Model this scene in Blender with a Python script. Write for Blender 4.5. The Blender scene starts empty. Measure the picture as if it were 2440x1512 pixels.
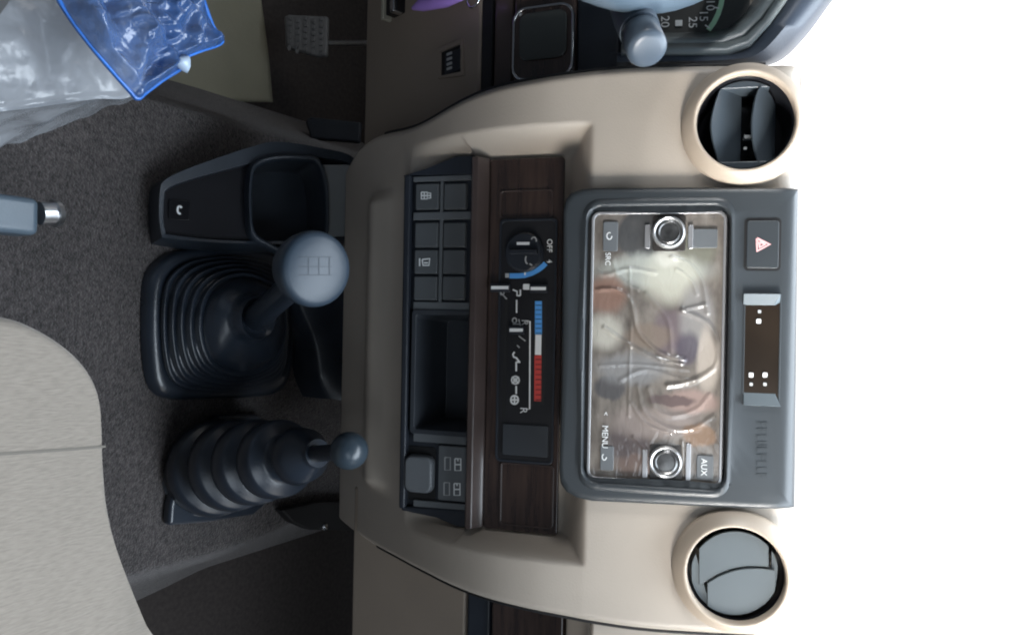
import bpy, bmesh, math, random
from mathutils import Vector as V, Matrix, noise
random.seed(7)
sc = bpy.context.scene
R = math.radians

# ------------------------------------------------------------------ camera
# The phone was held on its side: picture right = up in the cab, picture down = the cab's right.
F = 1775.0                      # focal length for a 2440 px wide picture
CAM = V((0, 0, 1.0))
PITCH, ROLL = R(31), math.asin(0.02)
D = V((0, math.cos(PITCH), -math.sin(PITCH)))
UPV = V((0, math.sin(PITCH), math.cos(PITCH)))
XV = V((1, 0, 0))
CX = UPV*math.cos(ROLL) - XV*math.sin(ROLL)
CY = -XV*math.cos(ROLL) - UPV*math.sin(ROLL)
cam = bpy.data.cameras.new('camera')
cam.sensor_width = 36; cam.lens = 36*F/2440; cam.clip_start = 0.02; cam.clip_end = 50
cob = bpy.data.objects.new('camera', cam); sc.collection.objects.link(cob)
m = Matrix((CX, CY, -D)).transposed().to_4x4(); m.translation = CAM
cob.matrix_world = m
sc.camera = cob

# ------------------------------------------------------------------ world, lamps, exposure
w = bpy.data.worlds.new('World'); sc.world = w; w.use_nodes = True
bg = w.node_tree.nodes['Background']
bg.inputs[0].default_value = (0.72, 0.83, 1.0, 1); bg.inputs[1].default_value = 0.05

def area(name, loc, target, sx, sy, power, col, spread=180):
    l = bpy.data.lights.new(name, 'AREA'); l.shape = 'RECTANGLE'; l.size = sx; l.size_y = sy
    l.energy = power; l.color = col; l.spread = R(spread)
    o = bpy.data.objects.new(name, l); sc.collection.objects.link(o)
    o.location = loc
    o.rotation_euler = (V(target)-V(loc)).to_track_quat('-Z', 'Y').to_euler()
    return o
area('windscreen_light', (0.18, 0.655, 1.54), (0.1, 0.52, 0.80), 1.7, 0.52, 27, (0.80, 0.90, 1.0))
area('passenger_window_light', (1.15, -0.05, 1.28), (0.14, 0.60, 1.22), 0.6, 0.26, 8.0, (1.0, 0.97, 0.93), 44)
area('driver_window_light', (-1.10, -0.10, 1.30), (-0.08, 0.60, 1.23), 0.6, 0.26, 2.6, (0.96, 0.98, 1.0), 44)
area('rear_fill_light', (0.75, -0.75, 1.50), (0.0, 0.55, 0.40), 0.9, 0.4, 3.0, (0.80, 0.90, 1.0))  # unseen soft fill, added behind the camera to lift surfaces facing it
area('driver_footwell_fill', (-1.15, 0.50, 1.05), (-0.35, 0.80, 0.05), 0.6, 0.35, 0.33, (1.0, 0.98, 0.95), 80)  # added fill that brightens the driver footwell
area('passenger_footwell_fill', (1.15, 0.45, 1.05), (0.45, 0.55, 0.05), 0.6, 0.35, 0.40, (1.0, 0.98, 0.95), 80)  # added fill that brightens the passenger footwell
sc.view_settings.view_transform = 'Standard'; sc.view_settings.look = 'None'
sc.view_settings.exposure = 0.18; sc.view_settings.gamma = 1.0
sc.view_settings.use_curve_mapping = False
sc.cycles.use_denoising = True
sc.cycles.max_bounces = 8
sc.cycles.filter_width = 2.0      # the phone picture is soft

# ------------------------------------------------------------------ pixel / plane helpers (2440 x 1512 measure of the photograph)
def ray(u, v):
    return D + CX*((u-1220)/F) - CY*((v-756)/F)

class Frame:
    """a flat working plane: ex to the cab's right, ey up in the plane, n towards the viewer"""
    def __init__(s, o, n, ex=(1, 0, 0)):
        s.o = V(o); s.n = V(n).normalized(); s.ex = V(ex).normalized(); s.ey = s.n.cross(s.ex).normalized(); s.ex = s.ey.cross(s.n)
    def pix(s, u, v, h=0.0):
        d = ray(u, v); o = s.o + s.n*h
        p = CAM + d*((o-CAM).dot(s.n)/d.dot(s.n)) - s.o
        return (p.dot(s.ex), p.dot(s.ey))
    def w(s, a, b, h=0.0):
        return s.o + s.ex*a + s.ey*b + s.n*h
    def wp(s, u, v, h=0.0):
        a, b = s.pix(u, v, h); return s.w(a, b, h)
    def rect(s, u0, v0, u1, v1, h=0.0):
        c = [s.pix(u, v, h) for u, v in ((u0, v0), (u1, v0), (u1, v1), (u0, v1))]
        a0 = (c[0][0]+c[1][0])/2; a1 = (c[2][0]+c[3][0])/2
        b0 = (c[0][1]+c[3][1])/2; b1 = (c[1][1]+c[2][1])/2
        return a0, b0, a1, b1

def tilted(y, z, deg):          # plane through (x=0, y, z-below-camera) leaning back by deg
    t = R(deg); return Frame((0, y, CAM.z+z), (0, -math.cos(t), math.sin(t)))
def depth_at(u, v, d): return CAM + ray(u, v)*d

o0 = depth_at(1560, 825, 0.555); t = R(19)
FP = Frame(o0, (0, -math.cos(t), math.sin(t)))        # audio fascia
LC = tilted(.536, -.2755, 15)                          # climate panel / wood
LS = tilted(.526, -.352, 15)                           # switch row
DP = tilted(.550, -.372, -16)
DS = tilted(.548, -.352, 10)                          # driver side trim strips                           # driver side lower panels
RP = tilted(.545, -.372, -2)
RS = tilted(.540, -.345, 12)                          # passenger side strips
TZ = Frame((0, 0, 0.30), (0, 0, 1))                    # tunnel carpet
FZ = Frame((0, 0, 0.05), (0, 0, 1))                    # cab floor

# ------------------------------------------------------------------ materials
def mat(name, col, rough=.5, metal=0., bump=0., bscale=400., var=0., vscale=60., spec=.5, coat=0., coords='Object', stretch=None, col2=None, sheen=0., alpha=1., trans=0., bdist=.001):
    M = bpy.data.materials.new(name); M.use_nodes = True
    nt = M.node_tree; b = nt.nodes['Principled BSDF']
    b.inputs['Base Color'].default_value = (*col, 1); b.inputs['Roughness'].default_value = rough
    b.inputs['Metallic'].default_value = metal; b.inputs['Specular IOR Level'].default_value = spec
    b.inputs['Coat Weight'].default_value = coat; b.inputs['Coat Roughness'].default_value = .08
    b.inputs['Sheen Weight'].default_value = sheen; b.inputs['Alpha'].default_value = alpha
    b.inputs['Transmission Weight'].default_value = trans
    tc = nt.nodes.new('ShaderNodeTexCoord'); mp = nt.nodes.new('ShaderNodeMapping')
    nt.links.new(tc.outputs[coords], mp.inputs[0])
    if stretch: mp.inputs['Scale'].default_value = stretch
    if var or col2:
        n = nt.nodes.new('ShaderNodeTexNoise'); n.inputs['Scale'].default_value = vscale; n.inputs['Detail'].default_value = 6
        nt.links.new(mp.outputs[0], n.inputs['Vector'])
        r = nt.nodes.new('ShaderNodeValToRGB')
        r.color_ramp.elements[0].position = .32; r.color_ramp.elements[1].position = .68
        c2 = col2 if col2 else tuple(c*(1+var) for c in col); c1 = col if col2 else tuple(c*(1-var) for c in col)
        r.color_ramp.elements[0].color = (*c1, 1); r.color_ramp.elements[1].color = (*c2, 1)
        nt.links.new(n.outputs[0], r.inputs[0]); nt.links.new(r.outputs[0], b.inputs['Base Color'])
        # uneven gloss, as handled plastic has
        mr = nt.nodes.new('ShaderNodeMapRange'); mr.inputs[3].default_value = max(0., rough-.06); mr.inputs[4].default_value = min(1., rough+.08)
        nt.links.new(n.outputs[0], mr.inputs[0]); nt.links.new(mr.outputs[0], b.inputs['Roughness'])
    if bump:
        n2 = nt.nodes.new('ShaderNodeTexNoise'); n2.inputs['Scale'].default_value = bscale; n2.inputs['Detail'].default_value = 3
        nt.links.new(mp.outputs[0], n2.inputs['Vector'])
        bm_ = nt.nodes.new('ShaderNodeBump'); bm_.inputs['Strength'].default_value = bump; bm_.inputs['Distance'].default_value = bdist
        nt.links.new(n2.outputs[0], bm_.inputs['Height']); nt.links.new(bm_.outputs[0], b.inputs['Normal'])
    return M

M = {}
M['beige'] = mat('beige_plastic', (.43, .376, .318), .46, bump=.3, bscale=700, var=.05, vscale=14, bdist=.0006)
M['beige_shaded'] = mat('shaded_beige_plastic', (.27, .222, .178), .55, bump=.3, bscale=900, var=.04, vscale=14, bdist=.0006)  # the moulding's beige, darkened for the shade on the lower panels
M['beige_ring'] = mat('beige_vent_ring', (.43, .358, .285), .40, var=.03, vscale=20)
M['bezel'] = mat('grey_bezel_plastic', (.036, .042, .047), .36, bump=.2, bscale=1400, var=.05, vscale=18, bdist=.0004)
M['dark'] = mat('black_plastic', (.017, .021, .029), .42, bump=.2, bscale=1200, var=.15, vscale=20, bdist=.0004)  # blue cast in the black stands in for reflected sky
M['black'] = mat('deep_black', (.006, .006, .007), .6)
M['gloss_black'] = mat('gloss_black', (.010, .010, .012), .12, var=.2, vscale=30)
M['switch'] = mat('switch_grey', (.092, .100, .106), .45, bump=.15, bscale=1500, var=.05, vscale=40, bdist=.0003)
M['panel_grey'] = mat('panel_grey', (.12, .13, .138), .42, var=.06, vscale=30)
M['wood'] = mat('dark_wood_veneer', (.030, .020, .018), .16, col2=(.062, .040, .032), vscale=16, stretch=(1.2, 5, 14), coat=1.)
M['trim_brown'] = mat('brown_gloss_trim', (.060, .044, .040), .22, var=.15, vscale=25, coat=.3)
M['chrome'] = mat('chrome', (.72, .72, .73), .18, metal=1)
M['bright'] = mat('satin_chrome', (.80, .80, .80), .32, metal=.85)
M['knob_core'] = mat('dark_metal_knob', (.16, .16, .16), .30, metal=.8, var=.4, vscale=120)
M['rimsilver'] = mat('rim_silver', (.45, .45, .46), .25, metal=.6)
M['steel'] = mat('brushed_steel', (.60, .61, .63), .30, metal=1, var=.05, vscale=60)
M['white'] = mat('white_print', (.80, .82, .82), .5)
M['grey_print'] = mat('grey_print', (.42, .43, .43), .5)
M['blue_print'] = mat('blue_print', (.10, .36, .80), .45)
M['red_print'] = mat('red_print', (.55, .06, .05), .45)
M['green_print'] = mat('green_print', (.45, .75, .52), .45)
M['pink_print'] = mat('pale_pink_print', (.80, .45, .45), .45)
M['rubber'] = mat('black_rubber', (.019, .026, .038), .29, bump=.2, bscale=500, var=.2, vscale=25, bdist=.0005, spec=.8)
M['knob'] = mat('grey_knob_plastic', (.026, .040, .058), .40, bump=.12, bscale=900, var=.06, vscale=30, bdist=.0003)
M['smoke'] = mat('smoked_window', (.020, .013, .008), .30, var=.3, vscale=12)
M['vent_grey'] = mat('vent_grey_plastic', (.095, .112, .120), .36, var=.04, vscale=25)
M['blade'] = mat('vent_blade_plastic', (.055, .070, .085), .30, var=.06, vscale=25)
M['cover'] = mat('socket_cover_grey', (.13, .14, .15), .40, var=.05, vscale=40)
M['purple'] = mat('purple_plastic', (.45, .28, .85), .22, var=.1, vscale=40)
M['mat_paper'] = mat('olive_floor_paper', (.25, .24, .18), .75, bump=.3, bscale=90, var=.10, vscale=9)
M['under'] = mat('dark_footwell', (.044, .037, .035), .9, var=.25, vscale=160, bump=.6, bscale=400)
M['dial'] = mat('dial_face', (.042, .044, .042), .5, var=.06, vscale=20)
M['silver'] = mat('silver_plastic', (.17, .195, .20), .32, var=.05, vscale=20)
M['stalk'] = mat('stalk_plastic', (.060, .080, .105), .32, var=.08, vscale=40)
M['hood'] = mat('hood_plastic', (.030, .040, .058), .40, bump=.2, bscale=900, var=.08, vscale=20)
M['cheek'] = mat('window_cheek_plastic', (.10, .125, .14), .6, var=.05, vscale=30)
M['console'] = mat('console_plastic', (.026, .034, .046), .34, bump=.2, bscale=900, var=.12, vscale=25)
M['pedal'] = mat('pedal_rubber', (.13, .13, .13), .6, bump=.4, bscale=250)
M['handle'] = mat('blue_grey_plastic', (.075, .105, .135), .38, bump=.15, bscale=700, var=.08, vscale=30)

def carpet_mat():
    Mt = mat('dark_carpet', (.027, .023, .023), .95, col2=(.100, .086, .085), vscale=260, bump=1., bscale=520, sheen=.25, bdist=.004)
    # matted and dusty areas
    nt = Mt.node_tree; b = nt.nodes['Principled BSDF']; src = b.inputs['Base Color'].links[0].from_socket
    tc = nt.nodes.new('ShaderNodeTexCoord'); n = nt.nodes.new('ShaderNodeTexNoise'); n.inputs['Scale'].default_value = 11; n.inputs['Detail'].default_value = 6
    nt.links.new(tc.outputs['Object'], n.inputs[0])
    mr = nt.nodes.new('ShaderNodeMapRange'); mr.inputs[1].default_value = .3; mr.inputs[2].default_value = .7; mr.inputs[3].default_value = .72; mr.inputs[4].default_value = 1.3
    nt.links.new(n.outputs[0], mr.inputs[0])
    mx = nt.nodes.new('ShaderNodeMix'); mx.data_type = 'RGBA'; mx.blend_type = 'MULTIPLY'; mx.inputs[0].default_value = 1
    nt.links.new(src, mx.inputs[6]); nt.links.new(mr.outputs[0], mx.inputs[7]); nt.links.new(mx.outputs[2], b.inputs['Base Color'])
    return Mt
M['carpet'] = carpet_mat()

def fabric_mat():
    Mt = bpy.data.materials.new('seat_cloth'); Mt.use_nodes = True; nt = Mt.node_tree; b = nt.nodes['Principled BSDF']
    b.inputs['Roughness'].default_value = .9; b.inputs['Sheen Weight'].default_value = .25
    tc = nt.nodes.new('ShaderNodeTexCoord')
    mp = nt.nodes.new('ShaderNodeMapping'); mp.inputs['Scale'].default_value = (800, 130, 130); nt.links.new(tc.outputs['Object'], mp.inputs[0])
    n = nt.nodes.new('ShaderNodeTexNoise'); n.inputs['Scale'].default_value = 1; n.inputs['Detail'].default_value = 3; nt.links.new(mp.outputs[0], n.inputs[0])
    n3 = nt.nodes.new('ShaderNodeTexNoise'); n3.inputs['Scale'].default_value = 9; nt.links.new(tc.outputs['Object'], n3.inputs[0])
    ad = nt.nodes.new('ShaderNodeMath'); ad.operation = 'MULTIPLY_ADD'; ad.inputs[1].default_value = .22
    nt.links.new(n3.outputs[0], ad.inputs[0]); nt.links.new(n.outputs[0], ad.inputs[2])
    r = nt.nodes.new('ShaderNodeValToRGB'); r.color_ramp.elements[0].position = .40; r.color_ramp.elements[1].position = .95
    r.color_ramp.elements[0].color = (.220, .192, .162, 1); r.color_ramp.elements[1].color = (.300, .264, .224, 1)
    nt.links.new(ad.outputs[0], r.inputs[0]); nt.links.new(r.outputs[0], b.inputs['Base Color'])
    bp = nt.nodes.new('ShaderNodeBump'); bp.inputs['Strength'].default_value = .5; bp.inputs['Distance'].default_value = .001
    nt.links.new(n.outputs[0], bp.inputs['Height']); nt.links.new(bp.outputs[0], b.inputs['Normal'])
    return Mt
M['cloth'] = fabric_mat()

def clear_film(name, col, rough, mixf, bump=.6, bscale=35):
    """thin plastic sheeting: partly see-through, partly milky, with wrinkles"""
    Mt = mat(name, col, rough, bump=bump, bscale=bscale, var=.12, vscale=18, bdist=.006, spec=.8)
    nt = Mt.node_tree; b = nt.nodes['Principled BSDF']; out = nt.nodes['Material Output']
    tr = nt.nodes.new('ShaderNodeBsdfTransparent'); tr.inputs[0].default_value = (.9, .94, 1, 1)
    mx = nt.nodes.new('ShaderNodeMixShader'); mx.inputs[0].default_value = mixf
    nt.links.new(tr.outputs[0], mx.inputs[1]); nt.links.new(b.outputs[0], mx.inputs[2]); nt.links.new(mx.outputs[0], out.inputs[0])
    return Mt
M['seat_film'] = clear_film('clear_seat_film', (.42, .44, .47), .20, .55)
M['bag_film'] = clear_film('blue_bag_film', (.055, .12, .30), .07, .76, bump=.35, bscale=130)
M['bag_edge'] = mat('bag_blue_edge', (.04, .17, .58), .15, var=.2, vscale=40)

# ------------------------------------------------------------------ object helpers
ORG = {}
def empty(name, loc, label, cat, group=None):
    o = bpy.data.objects.new(name, None); sc.collection.objects.link(o); o.location = loc; o.empty_display_size = .02
    o['label'] = label; o['category'] = cat
    if group: o['group'] = group
    ORG[o.name] = V(loc); return o
def tag(o, label, cat, group=None):
    o['label'] = label; o['category'] = cat
    if group: o['group'] = group
    return o
def structure(o, label=None):
    o['kind'] = 'structure'
    if label: o['label'] = label
    return o
def mk(name, verts, faces, material, parent=None, bevel=0, seg=2, sharp=35, smooth=True, subsurf=0, solid=0):
    me = bpy.data.meshes.new(name)
    L = ORG[parent.name] if parent else sum((V(v) for v in verts), V())/len(verts)
    if not parent: L = V((L.x, L.y, min(V(v).z for v in verts)))
    me.from_pydata([tuple(V(v)-L) for v in verts], [], faces)
    b = bmesh.new(); b.from_mesh(me); bmesh.ops.remove_doubles(b, verts=b.verts, dist=1e-6)
    bmesh.ops.recalc_face_normals(b, faces=b.faces); b.to_mesh(me); b.free()
    if smooth:
        for p in me.polygons: p.use_smooth = True
        if not bevel: me.set_sharp_from_angle(angle=R(sharp))
    ob = bpy.data.objects.new(name, me); sc.collection.objects.link(ob)
    me.materials.append(material)
    if parent: ob.parent = parent
    else: ob.location = L
    ORG[ob.name] = L
    if solid:
        s = ob.modifiers.new('solid', 'SOLIDIFY'); s.thickness = solid; s.offset = 0
    if bevel:
        bv = ob.modifiers.new('bevel', 'BEVEL'); bv.width = bevel; bv.segments = seg; bv.limit_method = 'ANGLE'; bv.angle_limit = R(40); bv.harden_normals = True
    if subsurf:
        ss = ob.modifiers.new('sub', 'SUBSURF'); ss.levels = subsurf; ss.render_levels = subsurf
    return ob

def rr(a0, b0, a1, b1, r, n=5):
    if a0 > a1: a0, a1 = a1, a0
    if b0 > b1: b0, b1 = b1, b0
    r = min(r, (a1-a0)/2*.999, (b1-b0)/2*.999); out = []
    for cx, cy, st in ((a1-r, b1-r, 0), (a0+r, b1-r, 90), (a0+r, b0+r, 180), (a1-r, b0+r, 270)):
        for i in range(n+1):
            t = R(st+90*i/n); out.append((cx+r*math.cos(t), cy+r*math.sin(t)))
    return out
def circ(a, b, r, n=48):
    return [(a+r*math.cos(2*math.pi*i/n), b+r*math.sin(2*math.pi*i/n)) for i in range(n)]
def loft(loops, cap0=True, cap1=True, closed=True):
    n = len(loops[0]); vs = [p for l in loops for p in l]; fs = []
    for k in range(len(loops)-1):
        for i in range(n if closed else n-1):
            j = (i+1) % n; fs.append((k*n+i, k*n+j, (k+1)*n+j, (k+1)*n+i))
    if cap0: fs.append(tuple(range(n)))
    if cap1: fs.append(tuple(range((len(loops)-1)*n, len(loops)*n)))
    return vs, fs
def prism(name, fr, pts, h0, h1, m_, parent=None, bevel=.0006, seg=2, inset=0.):
    top = pts
    if inset:
        ca = sum(p[0] for p in pts)/len(pts); cb = sum(p[1] for p in pts)/len(pts)
        wa = max(abs(p[0]-ca) for p in pts); wb = max(abs(p[1]-cb) for p in pts)
        top = [(ca+(p[0]-ca)*(1-inset/wa), cb+(p[1]-cb)*(1-inset/wb)) for p in pts]
    vs, fs = loft([[fr.w(a, b, h0) for a, b in pts], [fr.w(a, b, h1) for a, b in top]])
    return mk(name, vs, fs, m_, parent, bevel, seg)
def plate(name, fr, u0, v0, u1, v1, r, h0, h1, m_, parent=None, bevel=.0006, inset=0., hp=None):
    return prism(name, fr, rr(*fr.rect(u0, v0, u1, v1, h1 if hp is None else hp), r), h0, h1, m_, parent, bevel, 2, inset)
def ring(name, fr, outer, inner, h0, h1, m_, parent=None, bevel=.0006, h1i=None):
    if h1i is None: h1i = h1
    L = [[fr.w(a, b, h0) for a, b in outer], [fr.w(a, b, h1) for a, b in outer],
         [fr.w(a, b, h1i) for a, b in inner], [fr.w(a, b, h0) for a, b in inner]]
    vs, fs = loft(L+[L[0]], False, False)
    return mk(name, vs, fs, m_, parent, bevel)
def lathe(name, fr, a, b, prof, m_, parent=None, n=64, cap0=False, cap1=False, sharp=35):
    vs, fs = loft([[fr.w(a+r*math.cos(2*math.pi*i/n), b+r*math.sin(2*math.pi*i/n), h) for i in range(n)] for r, h in prof], cap0, cap1)
    return mk(name, vs, fs, m_, parent, 0, sharp=sharp)
def axis_frame(o, n):
    n = V(n).normalized(); ex = V((1, 0, 0)) if abs(n.x) < .9 else V((0, 1, 0))
    return Frame(o, n, ex)
def tube(name, pts, rad, m_, parent=None, n=12, caps=True):
    pts = [V(p) for p in pts]; rad = rad if isinstance(rad, (list, tuple)) else [rad]*len(pts); loops = []
    ref = V((.3, .2, .93))
    for i, p in enumerate(pts):
        t = (pts[min(i+1, len(pts)-1)]-pts[max(i-1, 0)]).normalized()
        s = t.cross(ref).normalized(); q = s.cross(t)
        loops.append([p+(s*math.cos(2*math.pi*k/n)+q*math.sin(2*math.pi*k/n))*rad[i] for k in range(n)])
    vs, fs = loft(loops, caps, caps)
    return mk(name, vs, fs, m_, parent, 0, sharp=50)
def smoothpath(pts, k=6):
    pts = [V(p) for p in pts]; out = []
    for i in range(len(pts)-1):
        p0 = pts[max(i-1, 0)]; p1 = pts[i]; p2 = pts[i+1]; p3 = pts[min(i+2, len(pts)-1)]
        for j in range(k):
            t = j/k
            out.append(.5*((2*p1)+(p2-p0)*t+(2*p0-5*p1+4*p2-p3)*t*t+(3*p1-p0-3*p2+p3)*t**3))
    out.append(pts[-1]); return out
def text(s, fr, u, v, size, h, m_, parent, name='lettering', rot=0.):
    cu = bpy.data.curves.new('t', 'FONT'); cu.body = s; cu.size = size; cu.align_x = 'CENTER'; cu.align_y = 'CENTER'; cu.extrude = .0001
    ob = bpy.data.objects.new('t', cu); sc.collection.objects.link(ob)
    dg = bpy.context.evaluated_depsgraph_get(); me = ob.evaluated_get(dg).to_mesh()
    a, b = fr.pix(u, v, h); c, sn = math.cos(rot), math.sin(rot)
    vs = [fr.w(a+p.co.x*c-p.co.y*sn, b+p.co.x*sn+p.co.y*c, h+p.co.z) for p in me.vertices]; fs = [tuple(p.vertices) for p in me.polygons]
    ob.evaluated_get(dg).to_mesh_clear(); bpy.data.objects.remove(ob); bpy.data.curves.remove(cu)
    return mk(name, vs, fs, m_, parent, smooth=False)
def strokes(name, fr, lines, wid, h, m_, parent):
    """flat print: each line is a pixel polyline drawn as a thin raised stroke; one mark, one mesh"""
    vs, fs = [], []
    for ln in lines:
        P = [V((*fr.pix(u, v, h), 0)) for u, v in ln]; L, Rr = [], []
        for i, p in enumerate(P):
            t = (P[min(i+1, len(P)-1)]-P[max(i-1, 0)]).normalized(); nn = V((-t.y, t.x, 0))*wid/2
            L.append(p+nn); Rr.append(p-nn)
        b0 = len(vs)
        for q in L+Rr: vs.append(fr.w(q.x, q.y, h))
        k = len(P)
        for i in range(k-1): fs.append((b0+i, b0+i+1, b0+k+i+1, b0+k+i))
    return mk(name, vs, fs, m_, parent, smooth=False)
def arcpx(u, v, ru, rv, a0, a1, n=14):
    return [(u+ru*math.cos(R(a0+(a1-a0)*i/n)), v+rv*math.sin(R(a0+(a1-a0)*i/n))) for i in range(n+1)]
def interp(x, xs, ys):
    if x <= xs[0]: return ys[0]
    for i in range(len(xs)-1):
        if x <= xs[i+1]: return ys[i]+(ys[i+1]-ys[i])*(x-xs[i])/(xs[i+1]-xs[i])
    return ys[-1]
def sstep(x, a, b):
    t = max(0., min(1., (x-a)/(b-a))); return t*t*(3-2*t)
def spline(x, xs, ys):
    """smooth (monotone-ish cubic) interpolation, xs ascending"""
    if x <= xs[0]: return ys[0]
    if x >= xs[-1]: return ys[-1]
    n = len(xs); d = [(ys[i+1]-ys[i])/(xs[i+1]-xs[i]) for i in range(n-1)]
    mm = [d[0]]+[(d[i-1]+d[i])/2 for i in range(1, n-1)]+[d[-1]]
    for i in range(n-1):
        if x <= xs[i+1]:
            hh = xs[i+1]-xs[i]; t = (x-xs[i])/hh
            return ((2*t**3-3*t*t+1)*ys[i]+(t**3-2*t*t+t)*hh*mm[i]+(-2*t**3+3*t*t)*ys[i+1]+(t**3-t*t)*hh*mm[i+1])

# ================================================================== SETTING
# the white-out beyond the windscreen
vs = [V((x, 2.3, z)) for x, z in ((-3.5, -1.0), (3.5, -1.0), (3.5, 3.2), (-3.5, 3.2))]
sky = mk('sky', vs, [(0, 1, 2, 3)], M['white'], smooth=False)
sm = bpy.data.materials.new('overexposed_sky'); sm.use_nodes = True; nt = sm.node_tree; nt.nodes.clear()
e = nt.nodes.new('ShaderNodeEmission'); e.inputs[0].default_value = (1, 1, 1, 1); e.inputs[1].default_value = 2.2
oo = nt.nodes.new('ShaderNodeOutputMaterial'); nt.links.new(e.outputs[0], oo.inputs[0])
sky.data.materials[0] = sm; structure(sky, 'blown out white daylight beyond the windscreen')

# cab floor and front bulkhead
fl = mk('floor', [(-1.3, -.6, .05), (1.3, -.6, .05), (1.3, 1.15, .05), (-1.3, 1.15, .05)], [(0, 1, 2, 3)], M['under'], smooth=False); structure(fl, 'dark cab floor of the footwells')
bh = mk('bulkhead', [(-1.3, 1.15, .05), (1.3, 1.15, .05), (1.3, 1.15, .735), (-1.3, 1.15, .735)], [(0, 1, 2, 3)], M['under'], smooth=False); structure(bh, 'dark front wall behind the pedals')

# engine tunnel with its carpet: a plateau with rounded shoulders falling to the footwells
def tunnel():
    eL = [TZ.pix(330, 236), TZ.pix(480, 275), TZ.pix(640, 322), TZ.pix(760, 350)]
    eR = [TZ.pix(300, 1372), TZ.pix(470, 1325), TZ.pix(600, 1285), TZ.pix(690, 1244), TZ.pix(780, 1200)]
    def xs(e, y):
        e = sorted(e, key=lambda p: p[1]); return interp(y, [p[1] for p in e], [p[0] for p in e])
    vs, fs = [], []; ny, nx = 80, 70
    for j in range(ny+1):
        y = -.5+1.5*j/ny; xl, xr = xs(eL, y), xs(eR, y)
        row = [(xl-.11, .055), (xl-.05, .16), (xl-.018, .27), (xl-.006, .292)]
        for i in range(nx+1):
            x = xl+(xr-xl)*i/nx; row.append((x, .30+.0015*noise.noise((x*14, y*14, 0))))
        row += [(xr+.006, .292), (xr+.02, .27), (xr+.06, .16), (xr+.13, .055)]
        vs += [V((x, y, z)) for x, z in row]; n = len(row)
    for j in range(ny):
        for i in range(n-1): fs.append((j*n+i, j*n+i+1, (j+1)*n+i+1, (j+1)*n+i))
    return mk('tunnel_carpet', vs, fs, M['carpet'], sharp=60)
tn = tunnel(); structure(tn, 'dark grey carpet over the engine tunnel')

# ================================================================== DASHBOARD (moulded body)
dash = empty('dashboard', (0.02, .56, .50), 'beige moulded truck dashboard with dark wood strips around the centre stack', 'dashboard')

# side profile of the outer skin: Y as a function of height (z relative to the camera)
ZS = [-.580, -.52, -.48, -.44, -.40, -.36, -.32, -.28, -.242]
YS = [.585, .557, .541, .525, .5095, .4995, .497, .503, .514]
def Yo(z):
    if z > -.242: return .514+(z+.242)*math.tan(R(19))
    return spline(z, ZS, YS)
def hit(u, v, fn):
    d = ray(u, v); lo, hi = .2, 1.5
    for _ in range(40):
        md = (lo+hi)/2; p = d*md
        if p.y < fn(p.z): lo = md
        else: hi = md
    return d*lo
Lb = [hit(u, v, Yo) for u, v in ((800, 470), (830, 392), (868, 340), (1000, 292), (1145, 216), (1300, 181), (1470, 161), (1650, 155), (1800, 153), (1935, 150))]
Rb = [hit(u, v, Yo) for u, v in ((780, 1215), (812, 1244), (870, 1288), (1000, 1360), (1110, 1412), (1300, 1462), (1500, 1496), (1700, 1511), (1925, 1520))]
LZ = [p.z for p in Lb]; LX = [p.x for p in Lb]; RZ = [p.z for p in Rb]; RX = [p.x for p in Rb]
to = hit(1402, 820, Yo).z; xlo = hit(1390, 292, Yo).x; xro = hit(1390, 1346, Yo).x
ti = LC.wp(1342, 820).z-1.0; xli = LC.pix(1240, 374)[0]; xri = LC.pix(1240, 1266)[0]
pad = [hit(900, v, Yo).x for v in (466, 1163)]
def Yp(z):      # floor of the recess, a few mm behind the panels
    if z > -.352: return .538+.004+(z+.2755)*math.tan(R(15))
    return .526+.006+(z+.352)*math.tan(R(15))
def dash_y(x, z):
    y = Yo(z)
    wl = (x-xlo)/(xli-xlo); wr = (xro-x)/(xro-xri); wt = (to-z)/(to-ti)
    k = max(0., min(1., min(wl, wr, wt)))
    k = .5*k+.5*sstep(k, 0, 1)
    if z > -.445 and k > 0:
        dlt = max(0., Yp(z)-y)*sstep(z, -.445, -.415); y += dlt*k
    # cushion-like lip under the switch row
    px_ = sstep(x, pad[0]-.006, pad[0]+.012)*(1-sstep(x, pad[1]-.012, pad[1]+.006))
    y -= .016*math.exp(-((z+.466)/.017)**2)*px_
    if TRW[0].x-.004 < x < TRW[1].x+.004 and TRW[0].z-1.004 < z < TRW[1].z-.996: y += .06
    return y
TRAY = LS.rect(980, 738, 1122, 1036, .004)
TRW = [LS.w(TRAY[0], TRAY[1]), LS.w(TRAY[2], TRAY[3])]
VC = [FP.pix(1774, 295, .006), FP.pix(1751, 1362, .006)]        # vent centres on the fascia
VR = .0445
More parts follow.
